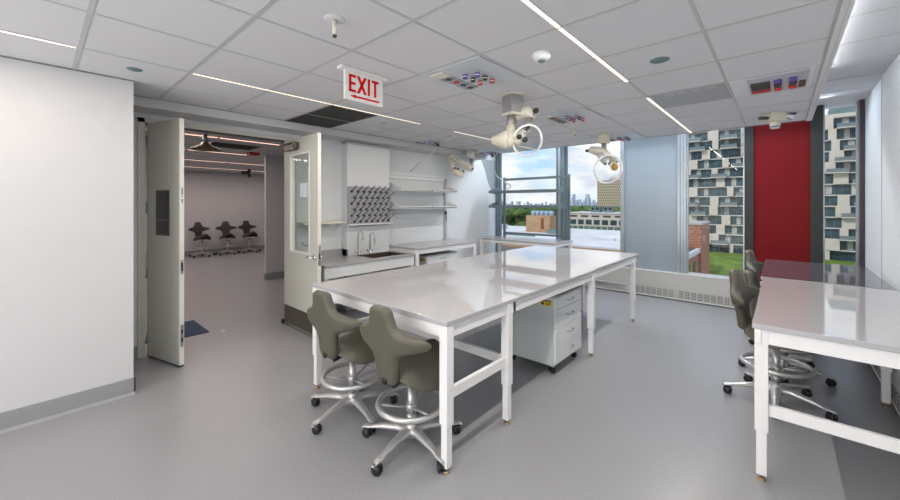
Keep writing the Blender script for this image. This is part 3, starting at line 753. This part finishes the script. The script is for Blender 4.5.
for c0 in ((.04, -.075, -.375), (-.40, -.095, -.09), (-.14, -.17, -.425), (-.24, -.17, -.38), (-.30, -.15, -.37)):
    kb = MB(); knob(kb, c0, .02, (0, -1, 0)); kb.build('clamp_knob', M['dark'], r)
tag(MB().path([(-4.66, 5.25, 2.40), (-4.74, 5.22, 2.30), (-4.80, 5.22, 2.15), (-4.82, 5.23, 2.02)], .006, 8).build('air_hose', M['plate']), 'thin translucent hose hanging down beside the folded extraction arm', 'hose')

# ------------------------------------------------------------------ ceiling service panels
def service_panel(x0, x1, y0, y1, label, flip=False, rich=True, outlets=4):
    cx, cy = (x0+x1)/2, (y0+y1)/2
    r = empty('ceiling_service_panel', (cx, cy, CZ), 0, label, 'service panel', 'ceiling service panels')
    MB().box(x0-cx, x1-cx, y0-cy, y1-cy, -.012, 0).build('plate', M['plate'], r, bevel=.002)
    sy = -1 if flip else 1
    MB().box(-.24, -.10, -.22*sy-.04, -.22*sy+.04, -.022, -.012).build('cover', M['beige'], r)
    for k in range(outlets):
        x = -.22+.0; y = (-.10+.095*k)*sy
        bxo = MB().box(-.24, -.11, y-.034, y+.034, -.017, -.012).build('outlet', M['greytube'], r)
        MB().tube((-.175, y, -.017), (-.175, y, -.022), .027, n=12).build('socket_face', M['redcap'] if k == 1 else M['black'], bxo)
    if rich:
        for i in range(2):
            for k in range(3):
                x = .0+.1*i; y = (-.10+.10*k+.03*i)*sy
                cm = ['purple', 'black', 'redcap'][k]
                v = MB().tube((x, y, -.012), (x, y, -.02), .014, n=12).build('gas_fitting', M['plate'], r)
                MB().tube((x, y, -.02), (x, y, -.032), .022, .021, n=14).tube((x, y, -.04), (x, y, -.052), .021, .018, n=14).build('colour_cap', M[cm], v)
                MB().tube((x, y, -.032), (x, y, -.04), .02, n=12).build('cap_neck', M['white'], v)
    return r
service_panel(-2.178, -1.582, 2.078, 2.688, 'ceiling service panel with coloured gas fittings, nearest the EXIT sign')
service_panel(-2.178, -1.582, 3.963, 4.562, 'ceiling service panel between the two ivory extraction arms')
service_panel(-2.178, -1.582, 5.838, 6.38, 'ceiling service panel above the blue-grey window panel')
service_panel(-4.63, -4.12, 4.18, 4.56, 'ceiling service panel over the wall shelves, hanging a black plug', outlets=2)
service_panel(-4.63, -4.12, 5.84, 6.38, 'ceiling service panel in the corner by the left window', outlets=2)
# right one: long strip panel with louvres
r = empty('ceiling_service_panel', (-.04, 4.27, CZ), 0, 'long ceiling service panel near the red wall panel, with louvred outlets', 'service panel', 'ceiling service panels')
MB().box(-.17, .20, -.30, .29, -.012, 0).build('plate', M['plate'], r)
MB().box(-.295, -.175, -.30, .29, -.008, 0).box(.205, .235, -.30, .29, -.006, 0).build('side_plate', M['whitecool'], r)
for k in range(4):
    MB().box(-.16, -.03, -.14+k*.095, -.075+k*.095, -.022, -.012).build('outlet', M['redcap'] if k == 3 else M['dark'], r)
for x in (.02, .115):
    for k, cm in enumerate(('purple', 'dark', 'redcap')):
        MB().tube((x, -.13+k*.13, -.012), (x, -.13+k*.13, -.04), .028, .024, n=14).build('gas_fitting', M[cm], r)
MB().box(.155, .195, .0, .20, -.022, -.012).build('cover', M['armor'], r)
# grilles
def grille(x0, x1, y0, y1, label, m, name, group=None):
    cx, cy = (x0+x1)/2, (y0+y1)/2
    r = empty(name, (cx, cy, CZ), 0, label, 'air grille', group)
    MB().box(x0-cx, x1-cx, y0-cy, y1-cy, -.006, .001).build('face', M[m], r)
    s = MB()
    if m == 'return':
        k = x0-cx+.02
        while k < x1-cx-.01: s.box(k, k+.004, y0-cy+.01, y1-cy-.01, -.009, -.006); k += .016
        s.build('louvre_blades', M['dark'], r)
    else:
        for k in range(4): s.box(x0-cx+.12+k*.11, x0-cx+.20+k*.11, y0-cy+.04, y0-cy+.12, -.009, -.006)
        s.build('raised_patches', M['tee'], r)
grille(-4.645, -4.112, 2.08, 2.688, 'dark brown return air grille touching the soffit', 'return', 'return_grille', 'dark return grilles')
grille(-4.088, -3.54, 2.08, 2.688, 'dark brown return air grille beside the linear light', 'return', 'return_grille', 'dark return grilles')
grille(-.955, -.365, 3.965, 4.56, 'grey perforated supply air diffuser beside the linear light', 'supply', 'supply_diffuser')
grille(-7.7, -7.1, 2.0, 2.75, 'dark return air grille on the ceiling of the next room', 'return', 'return_grille')
# plugs with cables
def plug(x, y, label, pts, cl):
    MBp = MB().tube((x, y, 2.63), (x, y, 2.58), .03, n=14).tube((x, y, 2.66), (x, y, 2.63), .012, n=8)
    tag(MBp.build('cable_plug', M['black']), label, 'plug')
    tag(MB().path(pts, .007, 8).build('cable', M['beige']), cl, 'cable')
plug(-4.30, 4.50, 'round black plug hanging from the ceiling panel over the shelves', [(-4.30, 4.50, 2.58), (-4.42, 4.45, 2.45), (-4.60, 4.38, 2.33), (-4.85, 4.36, 2.17)], 'cream cable curving from the ceiling plug to the wall shelf rail')
plug(-4.42, 6.25, 'round black plug hanging from the corner ceiling panel', [(-4.42, 6.25, 2.58), (-4.50, 6.40, 2.36), (-4.55, 6.60, 2.20), (-4.50, 6.75, 2.12), (-4.42, 6.80, 2.06), (-4.38, 6.80, 2.0)], 'thin cable drooping from the corner plug to the window shelf')
tag(MB().torus((-4.40, 6.80, 1.99), .06, .008, (0, 1, 0), 24, 8).build('cable_loop', M['mullion']), 'small loop of cable hung on the window shelf top rail', 'cable')
# shading of the corner wall, put in as a thin coloured sheet
tag(MB().prism([(6.62, 2.62), (7.17, 2.62), (7.17, 1.85), (7.08, 1.88), (6.98, 1.98), (6.88, 2.15), (6.78, 2.38)], -4.998, -4.99, lambda y, z, x: (x, y, z)).build('corner_wall_shading', M['mullion_l']), 'pale blue-grey sheet standing for wall shading beside the left window', 'shade')

# ceiling discs, sprinklers, detector
def disc(x, y, rr, label, m='steel', dep=.008, name='ceiling_disc', group='small ceiling discs'):
    mb = MB().lathe([(0, -dep), (rr*.8, -dep), (rr, -.002), (rr, 0)], (x, y, CZ), n=28)
    return tag(mb.build(name, M[m]), label, 'ceiling disc', group)
disc(-3.75, .51, .05, 'round dark metal disc on the ceiling by the left wall corner', 'tealunit')
disc(-.66, 3.03, .065, 'round dark grey speaker disc on the ceiling past the smoke detector', 'tealunit')
disc(-3.85, 3.0, .045, 'flat grey disc on the ceiling beyond the EXIT sign')
disc(-3.81, 4.26, .045, 'flat grey disc beside the far linear light')
disc(-.68, 5.95, .045, 'small pale disc near the window end of the ceiling', 'beige')
def sprinkler(x, y, label, L=.09):
    r = empty('sprinkler', (x, y, CZ), 0, label, 'sprinkler', 'ceiling sprinklers')
    MB().lathe([(0, -.006), (.05, -.006), (.06, -.001), (.06, 0)], n=28).build('escutcheon', M['ceil'], r)
    MB().tube((0, 0, -.008), (0, 0, -L), .014, n=14).build('pipe', M['beige'], r)
    MB().tube((0, 0, -L), (0, 0, -L-.012), .012, n=12).build('nozzle', M['dark'], r)
sprinkler(-1.89, 1.13, 'sprinkler pipe on a round plate above the EXIT sign')
sprinkler(-2.12, 4.96, 'sprinkler pipe beside the hanging extraction arm')
r = empty('smoke_detector', (-1.25, 2.36, CZ), 0, 'white round smoke detector beside the aisle light', 'smoke detector')
MB().lathe([(0, -.045), (.035, -.045), (.06, -.03), (.065, -.012), (.065, 0)], n=28).build('housing', M['white'], r)
MB().lathe([(0, -.056), (.022, -.054), (.026, -.044)], n=20).build('sensor', M['tealunit'], r)
# sensor cluster near the red panel
r = empty('ceiling_sensor', (-.05, 5.62, CZ), YAW, 'ivory ceiling sensor cluster in front of the red panel', 'sensor')
MB().lathe([(0, -.012), (.13, -.012), (.15, 0)], n=28).build('mount_plate', M['plate'], r)
MB().box(-.085, .085, -.06, .06, -.10, -.012).build('housing', M['beige'], r, bevel=.01)
MB().lathe([(0, 0), (.045, 0), (.05, .05), (.038, .09), (0, .09)], (0, 0, -.10), (0, 0, -1), 20).build('lens_barrel', M['beige'], r)
MB().lathe([(.051, .0), (.051, .012)], (0, 0, -.165), (0, 0, -1), 20).build('lens_band', mat('blue_band', (.05, .12, .4), .4), r)
MB().tube((-.08, 0, -.07), (-.19, -.01, -.075), .02, n=12).build('side_arm', M['armor'], r)
MB().path([(.07, -.02, -.06), (.14, -.03, -.05), (.17, -.03, -.08)], [.03, .035, .02], 12).build('side_spot', M['chrome'], r)
MB().tube((.13, -.05, -.03), (.19, -.05, -.03), .012, n=10).build('side_arm', M['dark'], r)

# ------------------------------------------------------------------ exit sign
r = empty('exit_sign', (-2.485, 1.745, CZ), 0, 'white EXIT sign with red letters and a red arrow pointing left', 'exit sign')
MB().box(-.035, .035, -.22, .22, -.02, 0).build('ceiling_mount', M['white'], r, bevel=.003)
MB().box(-.012, .012, -.178, .178, -.245, -.02).build('sign_face', M['exitface'], r, bevel=.002)
def bar2(mb, p, q, w):   # stroke in the sign plane (y, z)
    mb.bar((.0135, p[0], p[1]), (.0135, q[0], q[1]), .003, w, up=(0, 0, 1)) if abs(p[0]-q[0]) > 1e-6 else mb.box(.012, .015, p[0]-w/2, p[0]+w/2, min(p[1], q[1]), max(p[1], q[1]))
zt, zb, sw = -.048, -.182, .021
E_ = MB().box(.012, .015, -.145, -.145+sw, zb, zt).box(.012, .015, -.145, -.082, zt-.02, zt).box(.012, .015, -.145, -.082, zb, zb+.02).box(.012, .015, -.145, -.086, (zt+zb)/2-.01, (zt+zb)/2+.01)
for (a, b_) in ((-.062, .005), (.005, -.062)):
    E_.prism([(a-.0125, zt), (a+.0125, zt), (b_+.0125, zb), (b_-.0125, zb)], .012, .0152, lambda y, z, x: (x, y, z))
E_.box(.012, .015, .028, .028+sw, zb, zt)
E_.box(.012, .015, .066, .135, zt-.02, zt).box(.012, .015, .0895, .0895+sw, zb, zt)
E_.prism([(-.135, -.213), (-.085, -.198), (-.085, -.206), (.14, -.206), (.14, -.220), (-.085, -.220), (-.085, -.228)], .012, .015, lambda y, z, x: (x, y, z))
E_.build('lettering', M['exitred'], r)

# ------------------------------------------------------------------ next room details
r = empty('ceiling_pendant', (-6.45, 1.70, CZ), YAW, 'brown dome shaped ceiling lamp head seen through the doorway', 'lamp head')
MB().tube((0, 0, 0), (0, 0, -.12), .02, n=12).build('stem', M['tealunit'], r)
MB().lathe([(0, -.10), (.04, -.105), (.08, -.16), (.20, -.22), (.21, -.235), (0, -.235)], n=28).build('shade', mat('bronze_shade', (.17, .14, .10), .6, metal=.3), r)
MB().tube((-.02, -.02, -.05), (.05, -.02, -.10), .028, n=12).build('joint', M['blue_panel'], r)
tag(MB().box(-8.1, -7.95, 2.85, 3.05, CZ-.06, CZ).build('exit_sign', M['redcap'], bevel=.004), 'small dark red sign on the ceiling of the next room', 'sign')
tag(MB().tube((-12.0, 4.3, CZ), (-12.0, 4.3, CZ-.25), .05, n=12).path([(-12.0, 4.3, CZ-.1), (-12.0, 4.05, CZ-.12)], .06, 10).build('ceiling_device', M['armor']), 'dark ceiling device above the stools of the next room', 'device')
tag(MB().box(-6.05, -5.35, .95, 1.45, 0, .008).build('floor_mat', M['mat'], bevel=.003), 'dark blue rectangular mat on the floor just past the doorway', 'mat')
tag(MB().box(-5.3, -5.24, 1.55, 1.60, 0, .002).build('floor_patch', M['plate']), 'small pale mark on the floor in front of the doorway', 'floor mark')

# ------------------------------------------------------------------ outside
GZ = -14
struct(MB().box(-4000, 1500, 40, 6000, GZ-1, GZ-.3).build('ground', M['ground']))
struct(MB().box(-20, 30, 62, 143, GZ-.3, GZ+.5).build('lawn', M['lawn']))
struct(MB().box(-22, 30, 55, 86, GZ+.5, GZ+.7).build('path', M['paving']))
def apartment():
    r = empty('apartment_building', (0, 144, GZ), 0, 'white apartment block with checkered glass bays and balconies across the lawn', 'building')
    FH = 3.0; NF = 13; x0, x1 = -34, 30; rnd = random.Random(3)
    MB().box(x0, x1, 3.0, 20, 0, FH*NF+.8).build('wall', M['facade'], r)
    slab = MB()
    for f in range(1, NF+1):
        slab.box(x0, x1, .6, 3.0, f*FH-.18, f*FH+.12)
    slab.build('floor_slabs', M['facade'], r)
    MB().box(x0, x1, 1.6, 3.0, .3, 3.0).build('ground_glazing', M['facade_glass'], r)
    for x in range(-33, 30, 7):
        MB().box(x, x+.9, .4, 1.5, 0, 3.0).build('pillar', M['facade'], r)
    cache = {}
    def inst(key, fn):
        if key not in cache: cache[key] = fn()
        else:
            src = cache[key]; o = copy_tree(src, r); return o
        return cache[key]
    def win(w):
        def mk():
            p = MB().box(0, w, 1.3, 1.5, .12, 2.82).build('window', M['facade_glass'], r)
            q = MB(); n = max(2, int(w/1.4))
            for i in range(n+1): q.box(i*w/n-.04, i*w/n+.04, 1.22, 1.32, .12, 2.82)
            q.box(0, w, 1.22, 1.32, .12, .2)
            q.build('mullions', M['tealunit'], p)
            c = MB(); i = 1 if w > 4 else 0
            c.box(i*w/n+.1, (i+.8)*w/n, 1.26, 1.3, .3, 2.75); c.build('curtain', M['curtain'], p)
            return p
        return mk
    def panel(w):
        return lambda: MB().box(0, w, .15, 2.9, .0, 3.0).build('wall_panel', M['facade'], r)
    def balc(w):
        def mk():
            p = MB().box(0, w, -1.1, 1.2, -.15, .12).build('balcony', M['facade'], r)
            q = MB().box(.05, w-.05, -1.06, -1.02, .12, 1.15).box(.02, .06, -1.06, 1.0, .12, 1.15).box(w-.06, w-.02, -1.06, 1.0, .12, 1.15)
            q.build('balustrade', M['rail'], p); return p
        return mk
    for f in range(0 if False else 1, NF):
        x = -33 + rnd.choice([0, 1, 2, 3]); z = f*FH; k = (f*2+rnd.choice([0, 0, 1])) % 3
        # visible strip on the left side of the red panel, and on its right
        while x < 27:
            w = [5.6, 7.8, 6.6][(k+rnd.choice([0, 1])) % 3]; k += 1
            pw = rnd.choice([1.6, 2.2, 2.8])
            if x + w > -26 and not (-6.5 < x < 4.0 and x+w < 6.5):
                o = inst(('w', w), win(w)); o.location = (x, 0, z)
                if rnd.random() < .55:
                    b_ = inst(('b', 4.2), balc(4.2)); b_.location = (x+rnd.choice([-1.8, .6]), 0, z)
                o = inst(('p', pw), panel(pw)); o.location = (x+w, 0, z)
            x += w+pw
    MB().box(x0, x1, .2, 3, NF*FH, NF*FH+1.0).build('roof_parapet', M['facade'], r)
    MB().box(10.5, 24, 4, 15, NF*FH+.8, NF*FH+4.5).build('penthouse', M['tealunit'], r)
apartment()
# red brick building close by
r = empty('brick_building', (-7.5, 38, GZ), 0, 'red brick building with pale parapet beside the lawn', 'building')
MB().box(-3.5, 1.0, -5, 8.5, 0, 10.5).build('wall', M['brick'], r)
MB().box(-3.6, 1.15, -5.15, 8.6, 10.5, 10.95).build('parapet', M['whiteroof'], r)
MB().box(-3.4, .85, -4.85, 8.3, 10.95, 10.99).build('roof', M['darkroof'], r)
MB().box(-3.5, 1.2, 9, 15, 0, 13.4).build('upper_wall', M['brick'], r)
MB().box(-3.6, 1.3, 8.9, 15.1, 13.4, 13.6).build('coping', M['paving'], r)
for i in range(4):
    for k in range(3):
        w_ = MB().box(1.0, 1.05, -3.6+i*3, -2.3+i*3, 1.5+k*3.1, 3.6+k*3.1).build('window', M['facade_glass'], r)
        MB().box(1.0, 1.09, -3.75+i*3, -2.15+i*3, 1.3+k*3.1, 1.5+k*3.1).build('sill', M['whiteroof'], w_)
# flat roofs left
r = empty('warehouse', (-50, 80, GZ), 0, 'wide low building with a white flat roof beyond the left window', 'building')
MB().box(-60, 36, -18, 24, 0, 8.2).build('wall', M['tanbrick'], r)
MB().box(-60, 36, -18, 24, 8.2, 8.5).build('roof', M['whiteroof'], r)
for i, (x, y, w, d, h) in enumerate(((8, 2, 5, 2, 1.0), (20, -6, 6, 1, .4), (-12, 8, 3, 3, 1.2), (26, 10, 9, 1.5, .5), (-2, 14, 2, 2, 1.5), (2, -8, 8, .6, .35))):
    MB().box(x, x+w, y, y+d, 8.5, 8.5+h).build('roof_unit', M['tealunit'] if i in (0, 5) else M['whiteroof'], r)
r = empty('gravel_roof_building', (-30, 50, GZ), 0, 'low building with a dark gravel roof right below the middle window', 'building')
MB().box(-40, 16, -9, 9, 0, 7.6).build('wall', M['tanbrick'], r)
MB().box(-39.5, 15.5, -8.5, 8.5, 7.6, 7.7).build('roof', M['darkroof'], r)
MB().box(-40, 16, -9.2, -8.6, 7.6, 8.0).box(-40, 16, 8.6, 9.2, 7.6, 8.0).build('parapet', M['tanbrick'], r)
r = empty('brick_penthouse', (-45.5, 86.5, -5.5), 0, 'tan brick rooftop penthouse with dark vents on the white roof', 'building')
MB().box(-3.4, 3.2, -2.5, 2.5, 0, 4.2).build('wall', M['tanbrick'], r)
MB().box(.8, 1.6, -2.55, -2.45, .8, 3.6).build('duct', mat('rust', (.20, .06, .03), .8), r)
for k in range(5): MB().lathe([(0, 1.2), (.55, 1.1), (.6, .5), (.45, 0), (.45, -.1)], (-2.6+k*1.25, 0, 4.2), n=12).build('vent', M['haze'], r)
r = empty('office_building', (-48, 134, GZ), 0, 'long pale office building with ribbon windows beyond the white roof', 'building')
MB().box(-12, 16, 0, 14, 0, 12.2).build('wall', M['facade'], r)
for k, z in enumerate((8.2,)):
    for i in range(9): MB().box(-11+i*2.9, -8.9+i*2.9, -.1, 0, z, z+1.7).build('window', M['facade_glass'], r)
for i in range(7): MB().box(-11+i*4, -8.4+i*4, -.1, 0, 10.9, 11.5).build('clerestory', M['dark'], r)
MB().box(-12, 7, -1.0, -.1, 4.2, 7.6).build('green_glazing', M['greenglass'], r)
for i in range(9): MB().box(-12+i*2.1, -11.7+i*2.1, -1.15, -1.0, 4.2, 7.6).build('glazing_post', M['facade'], r)
MB().box(7, 16, -1.0, 0, 2.2, 8.9).build('brick_wing', M['brick'], r)
MB().box(-12, 16, -.3, 14, 12.2, 12.6).build('roof', M['whiteroof'], r)
for i, x in enumerate((-50.5, -46.0)):
    rr = empty('cooling_unit', (x, 128, -1.4), 0, ['teal rooftop cooling unit on the left of a pair', 'teal rooftop cooling unit on the right of a pair'][i], 'cooling unit', 'rooftop cooling units')
    rr.location = (x, 137, -1.4)
    MB().box(-1.6, 1.6, -1.2, 1.2, 0, 2.1).build('housing', M['tealunit'], rr)
    MB().tube((-.8, -1.21, 1.3), (-.8, -1.3, 1.3), .5, n=16).tube((.8, -1.21, 1.3), (.8, -1.3, 1.3), .5, n=16).build('fan', M['black'], rr)
r = empty('tower_block', (-171, 518, GZ), R_(15), 'tall tan apartment tower on the horizon', 'building')
MB().box(-17, 24, -8, 8, 0, 47.5).build('facade', M['tower'], r)
MB().box(-2, 10, -5, 5, 47.5, 51).build('roof_house', M['facade'], r)
# skyline
rnd = random.Random(11)
for i in range(34):
    if i < 18: px = 572 + i*1.95
    else: px = 500 + (i-18)*3.8 + rnd.random()*1.6
    F = 2300+(i % 5)*110; Rr = (px-450)*F/370
    x, y = math.cos(YAW)*Rr - math.sin(YAW)*F, math.sin(YAW)*Rr + math.cos(YAW)*F
    top = (12+rnd.random()**2*62 if i < 18 else 5+rnd.random()**2*20)
    w = 8+rnd.random()*14
    mb = MB().box(-w/2, w/2, -w/2, w/2, 0, top+14)
    if i % 3 == 0 and i < 18: mb.box(-w/4, w/4, -w/4, w/4, top+14, top+26).tube((0, 0, top+26), (0, 0, top+44), 1.2, .4, n=6)
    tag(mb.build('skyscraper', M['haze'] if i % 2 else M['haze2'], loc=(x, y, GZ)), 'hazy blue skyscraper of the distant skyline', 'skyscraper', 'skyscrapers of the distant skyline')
# trees
def tree_mesh(seed):
    rn = random.Random(seed); mb = MB()
    for k in range(9):
        c0 = (rn.uniform(-2.6, 2.6), rn.uniform(-2.6, 2.6), rn.uniform(5, 10.5)); rr = rn.uniform(1.6, 2.8)
        b0 = len(mb.v); sph(mb, c0, rr, 9)
        for i in range(b0, len(mb.v)):
            v = mb.v[i]; mb.v[i] = tuple(v[j]+rn.uniform(-.35, .35) for j in range(3))
    return mb
protos = []
for k in range(4):
    r = empty('tree', (0, 0, GZ), 0, 'tree of the wooded band beyond the white roof', 'tree', 'trees beyond the white roof')
    tree_mesh(k).build('crown', M['leaf2'] if k == 3 else M['leaf'], r)
    MB().tube((0, 0, 0), (0, 0, 6), .4, .25, n=8).build('trunk', M['trunk'], r)
    protos.append(r)
n = 0
for i in range(64):
    F = 165 + (i % 4)*32 + rnd.random()*20
    px = 494 + (i//4)*8.2 + (i % 4)*2
    if px > 566 and F < 190: F += 60
    Rr = (px-450)*F/370
    x, y = math.cos(YAW)*Rr - math.sin(YAW)*F, math.sin(YAW)*Rr + math.cos(YAW)*F
    o = protos[i] if i < 4 else copy_tree(protos[i % 4])
    o.location = (x, y, GZ); s = .85+rnd.random()*.3; o.scale = (s*1.25, s*1.25, s*.95); o.rotation_euler.z = rnd.random()*6
mb = MB(); rn = random.Random(5)
for i in range(420):
    F = 320+rn.random()*500; px = 485+rn.random()*150; Rr = (px-450)*F/370
    x, y = math.cos(YAW)*Rr - math.sin(YAW)*F, math.sin(YAW)*Rr + math.cos(YAW)*F
    sph(mb, (x, y, GZ+5), 6+rn.random()*3, 7, (1.3, 1.3, .9))
tag(mb.build('treeline', M['leaf']), 'distant green treeline below the skyline', 'trees', kind='stuff')

# ------------------------------------------------------------------ world, sun
w = bpy.data.worlds.new('sky'); bpy.context.scene.world = w; w.use_nodes = True; nt = w.node_tree
nt.nodes.clear()
o = nt.nodes.new('ShaderNodeOutputWorld'); bg = nt.nodes.new('ShaderNodeBackground')
tc = nt.nodes.new('ShaderNodeTexCoord'); sp = nt.nodes.new('ShaderNodeSeparateXYZ'); nt.links.new(tc.outputs['Generated'], sp.inputs[0])
gr = nt.nodes.new('ShaderNodeValToRGB'); nt.links.new(sp.outputs['Z'], gr.inputs['Fac'])
e = gr.color_ramp.elements
e[0].position = 0; e[0].color = (.60, .72, .86, 1); e[1].position = .5; e[1].color = (.13, .33, .70, 1)
x_ = e.new(.12); x_.color = (.36, .58, .86, 1)
mp = nt.nodes.new('ShaderNodeMapping'); mp.inputs['Scale'].default_value = (1.0, 1.0, 2.6); mp.inputs['Location'].default_value = (.35, .1, .2)
nt.links.new(tc.outputs['Generated'], mp.inputs['Vector'])
nz = nt.nodes.new('ShaderNodeTexNoise'); nz.inputs['Scale'].default_value = 4.2; nz.inputs['Detail'].default_value = 7; nz.inputs['Roughness'].default_value = .55
nt.links.new(mp.outputs[0], nz.inputs['Vector'])
cr = nt.nodes.new('ShaderNodeValToRGB'); cr.color_ramp.elements[0].position = .38; cr.color_ramp.elements[1].position = .52
nt.links.new(nz.outputs['Fac'], cr.inputs['Fac'])
nz2 = nt.nodes.new('ShaderNodeTexNoise'); nz2.inputs['Scale'].default_value = 9; nz2.inputs['Detail'].default_value = 5
nt.links.new(mp.outputs[0], nz2.inputs['Vector'])
cc = nt.nodes.new('ShaderNodeValToRGB'); cc.color_ramp.elements[0].position = .35; cc.color_ramp.elements[1].position = .62
cc.color_ramp.elements[0].color = (.58, .62, .68, 1); cc.color_ramp.elements[1].color = (.93, .94, .95, 1)
nt.links.new(nz2.outputs['Fac'], cc.inputs['Fac'])
mx = nt.nodes.new('ShaderNodeMixRGB'); nt.links.new(cr.outputs['Color'], mx.inputs['Fac']); nt.links.new(gr.outputs['Color'], mx.inputs['Color1']); nt.links.new(cc.outputs['Color'], mx.inputs['Color2'])
nt.links.new(mx.outputs['Color'], bg.inputs['Color']); bg.inputs['Strength'].default_value = 1.12
nt.links.new(bg.outputs[0], o.inputs['Surface'])
su = bpy.data.lights.new('sun', 'SUN'); su.energy = 1.6; su.angle = .02; su.color = (1, .95, .88)
so = bpy.data.objects.new('sun', su); COL.objects.link(so); so.rotation_euler = (R_(48), 0, R_(-25))
so.location = (0, -20, 30)

# ------------------------------------------------------------------ camera
cam = bpy.data.cameras.new('camera'); co = bpy.data.objects.new('camera', cam); COL.objects.link(co)
co.location = (0, 0, 1.61); co.rotation_euler = (PI/2, 0, YAW)
cam.sensor_width = 36; cam.lens = 370/900*36; cam.shift_y = -(250-204)/900
cam.clip_start = .05; cam.clip_end = 8000
sc = bpy.context.scene; sc.camera = co
sc.view_settings.view_transform = 'Standard'; sc.view_settings.look = 'None'
sc.view_settings.exposure = .22; sc.view_settings.gamma = 1
